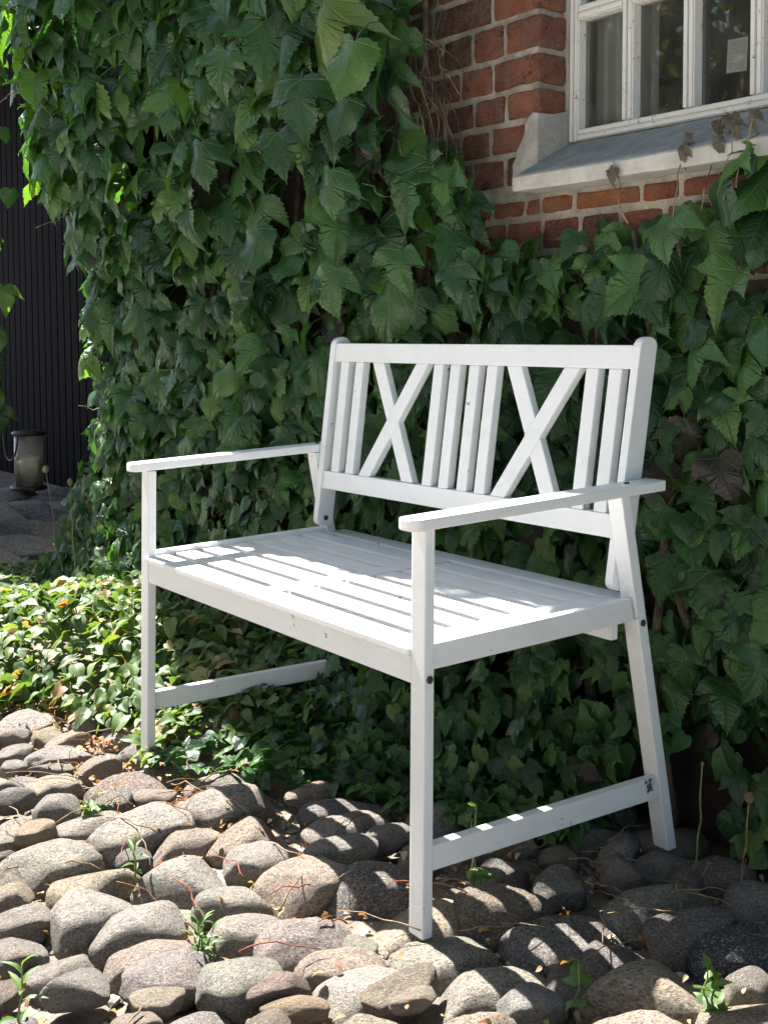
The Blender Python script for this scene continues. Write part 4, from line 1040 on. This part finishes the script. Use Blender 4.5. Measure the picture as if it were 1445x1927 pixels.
weed('weed', (0.548, -0.262, -0.02), 'small upright weed between two pale stones left of centre', 'weed', 1, LA, M['weed'], 0.042, 0.085, 0.02, 9, 1)
weed('weed', (0.842, -0.285, -0.03), 'bushy lance-leaved weed at the foot of the long tan stones in front', 'weed', 4, LA, M['weed'], 0.040, 0.085, 0.045, 8, 2)
weed('weed', (0.88, -0.575, -0.03), 'tall narrow-leaved weed at the lower left edge', 'weed', 1, LA, M['weed'], 0.050, 0.11, 0.02, 9, 3)
weed('ivy_seedling', (1.275, 0.075, -0.02), 'ivy seedling with two lobed leaves among the striped shadows', 'seedling', 1, [HI[1], HI[5]], M['weed'], 0.042, 0.075, 0.02, 3, 4)
weed('ivy_seedling', (1.395, 0.20, -0.02), 'ivy seedling with pale dried and green leaves on the large lit stone', 'seedling', 2, [HI[2], SM[1], SM[3]], M['weed'], 0.034, 0.085, 0.04, 5, 5)
weed('weed', (0.245, -0.225, -0.02), 'low round-leaved weed among the stones near the far front leg', 'weed', 3, [SM[0], SM[2], SM[4]], M['weed'], 0.036, 0.05, 0.06, 4, 6)
weed('ivy_seedling', (0.905, 0.20, -0.02), 'bright ivy seedling behind the near front leg', 'seedling', 2, [HI[3], HI[7]], M['weed'], 0.045, 0.15, 0.03, 3, 7)
weed('fern_weed', (-0.50, 0.20, 0.0), 'bright feathery weed rising from the ground cover behind the far front leg', 'weed', 3, LA, M['weed'], 0.05, 0.30, 0.06, 16, 8)
# dry seed stalk by the rear leg, and stalks in front of the porch
def stalk(loc, tip, label, mat, head=0.008, seed=0):
    w = empty('dry_stalk', loc, label=label, cat='stalk')
    pts = wander(loc, tip, 14, 0.018, seed)
    bm = bmesh.new(); tube_into(bm, pts, 0.0022, 0.0012, 6); link('stem', bm_mesh(bm, 'stem', True), mat, w)
    bm = bmesh.new(); bmesh.ops.create_icosphere(bm, subdivisions=2, radius=head, matrix=Matrix.Translation(pts[-1]) @ Matrix.Diagonal((1, 1, 1.3, 1)))
    for v in bm.verts: v.co += noise.noise_vector(v.co * 300) * head * 0.25
    link('seed_head', bm_mesh(bm, 'seed_head', False), M['twig'], w)
stalk((1.17, 0.575, -0.02), (1.215, 0.535, 0.165), 'thin dry stalk with a pale seed head beside the ivy, nearest the picture edge', M['twig'], 0.008, 3)
stalk((1.09, 0.55, -0.02), (1.13, 0.52, 0.20), 'thin bare stalk beside the raked rear leg', M['stem'], 0.003, 4)
stalk((-1.55, 0.42, 0.05), (-1.86, 0.47, 0.445), 'tall thin seed stalk in front of the porch flagstones, leaning to the lantern', M['stem'], 0.012, 5)
stalk((-1.40, 0.40, 0.05), (-1.62, 0.47, 0.42), 'second thin seed stalk against the ivy beside the porch', M['stem'], 0.010, 6)

# ================================================================== garden trees across the yard (two mirrored in the panes, one added to block sky)
def tree(name, loc, h, r, label, seed, n=5200, ls=(0.10, 0.20), low=0.3):
    rr = np.random.default_rng(seed); loc = np.array(loc, float)
    t = empty(name, tuple(loc), label=label, cat='tree', group='garden trees across the yard')
    bm = bmesh.new(); L = Vector(loc)
    tube_into(bm, wander(L, L + Vector((0.2, 0.1, h * 0.62)), 10, 0.25, seed), 0.24, 0.10, 10)
    for k in range(9):
        a = k * 2.3; s0 = L + Vector((0.1, 0.05, h * (0.28 + 0.035 * k))); e = s0 + Vector((math.cos(a) * r * 0.75, math.sin(a) * r * 0.75, h * 0.22))
        tube_into(bm, wander(s0, e, 8, 0.3, seed * 9 + k), 0.08, 0.02, 6)
    link('trunk', bm_mesh(bm, 'trunk', True), M['bark'], t)
    b = Bag(); cl = [loc + np.array((rr.normal(0, r * 0.45), rr.normal(0, r * 0.45), h * rr.uniform(low, 1.0))) for _ in range(34)]
    for _ in range(n):
        c = cl[int(rr.integers(34))]; p = c + rr.normal(0, r * 0.22, 3)
        b.add(OV[int(rr.integers(8))], frame(rr.normal(0, 1, 3), rr.normal(0, 1, 3) + np.array((0, 0, 0.6)), rr.uniform(*ls)), p, rr.random() * 0.8)
    link('crown', b.mesh('crown', M['cover']), None, t)
tree('garden_tree', (-5.5, -6.6, 0), 6.2, 2.4, 'leafy garden tree across the yard, the taller one mirrored in the window', 21)
tree('garden_tree', (4.6, -4.2, 0), 9.0, 3.4, 'tall spreading tree added out of view nearest the bench to block sky light', 23, 9000, (0.22, 0.36), 0.5)  # unseen tree added to block high sky and darken shaded upward faces
tree('garden_tree', (-8.6, -7.6, 0), 5.4, 2.3, 'lower rounded garden tree across the yard, mirrored in the window', 22)

# ================================================================== farm building on the far side of the yard (mirrored in the panes)
barn = empty('barn', (-5, -10.5, 0), label='long low barn with a ridged tile roof on the far side of the yard', cat='building')
solid('wall', box_c(-17, 6, -16, -10.5, -0.04, 3.0), simple('barn_wall', (0.42, 0.38, 0.32), 0.9, 0.15, 2), barn)
bv_, bf_ = [], []
NX_, NR_ = 116, 16
for j in range(NR_ + 1):
    t = j / NR_
    for i in range(NX_ * 2 + 1):
        bv_.append((-17.3 + 23.6 * i / (NX_ * 2), -10.1 - 3.2 * t, 2.9 + 3.0 * t + (0.05 if i % 2 else 0.0)))
for j in range(NR_):
    for i in range(NX_ * 2):
        a = j * (NX_ * 2 + 1) + i; bf_.append((a, a + 1, a + NX_ * 2 + 2, a + NX_ * 2 + 1))
link('roof', me_from('roof', bv_, bf_), simple('barn_tile', (0.24, 0.10, 0.07), 0.85, 0.25, 3), barn)
solid('rear_roof', [(-17.3, -16.4, 2.9), (6.3, -16.4, 2.9), (6.3, -13.31, 5.8), (-17.3, -13.31, 5.8), (-17.3, -16.4, 3.0), (6.3, -16.4, 3.0), (6.3, -13.31, 5.9), (-17.3, -13.31, 5.9)], bpy.data.materials['barn_tile'], barn)
for i in range(5):
    x = -14.5 + 4.2 * i
    w_ = solid('window', box_c(x, x + 1.0, -10.5, -10.46, 1.1, 2.2), M['winpaint'], barn)
    solid('pane', box_c(x + 0.08, x + 0.92, -10.455, -10.45, 1.18, 2.12), M['black'], w_)
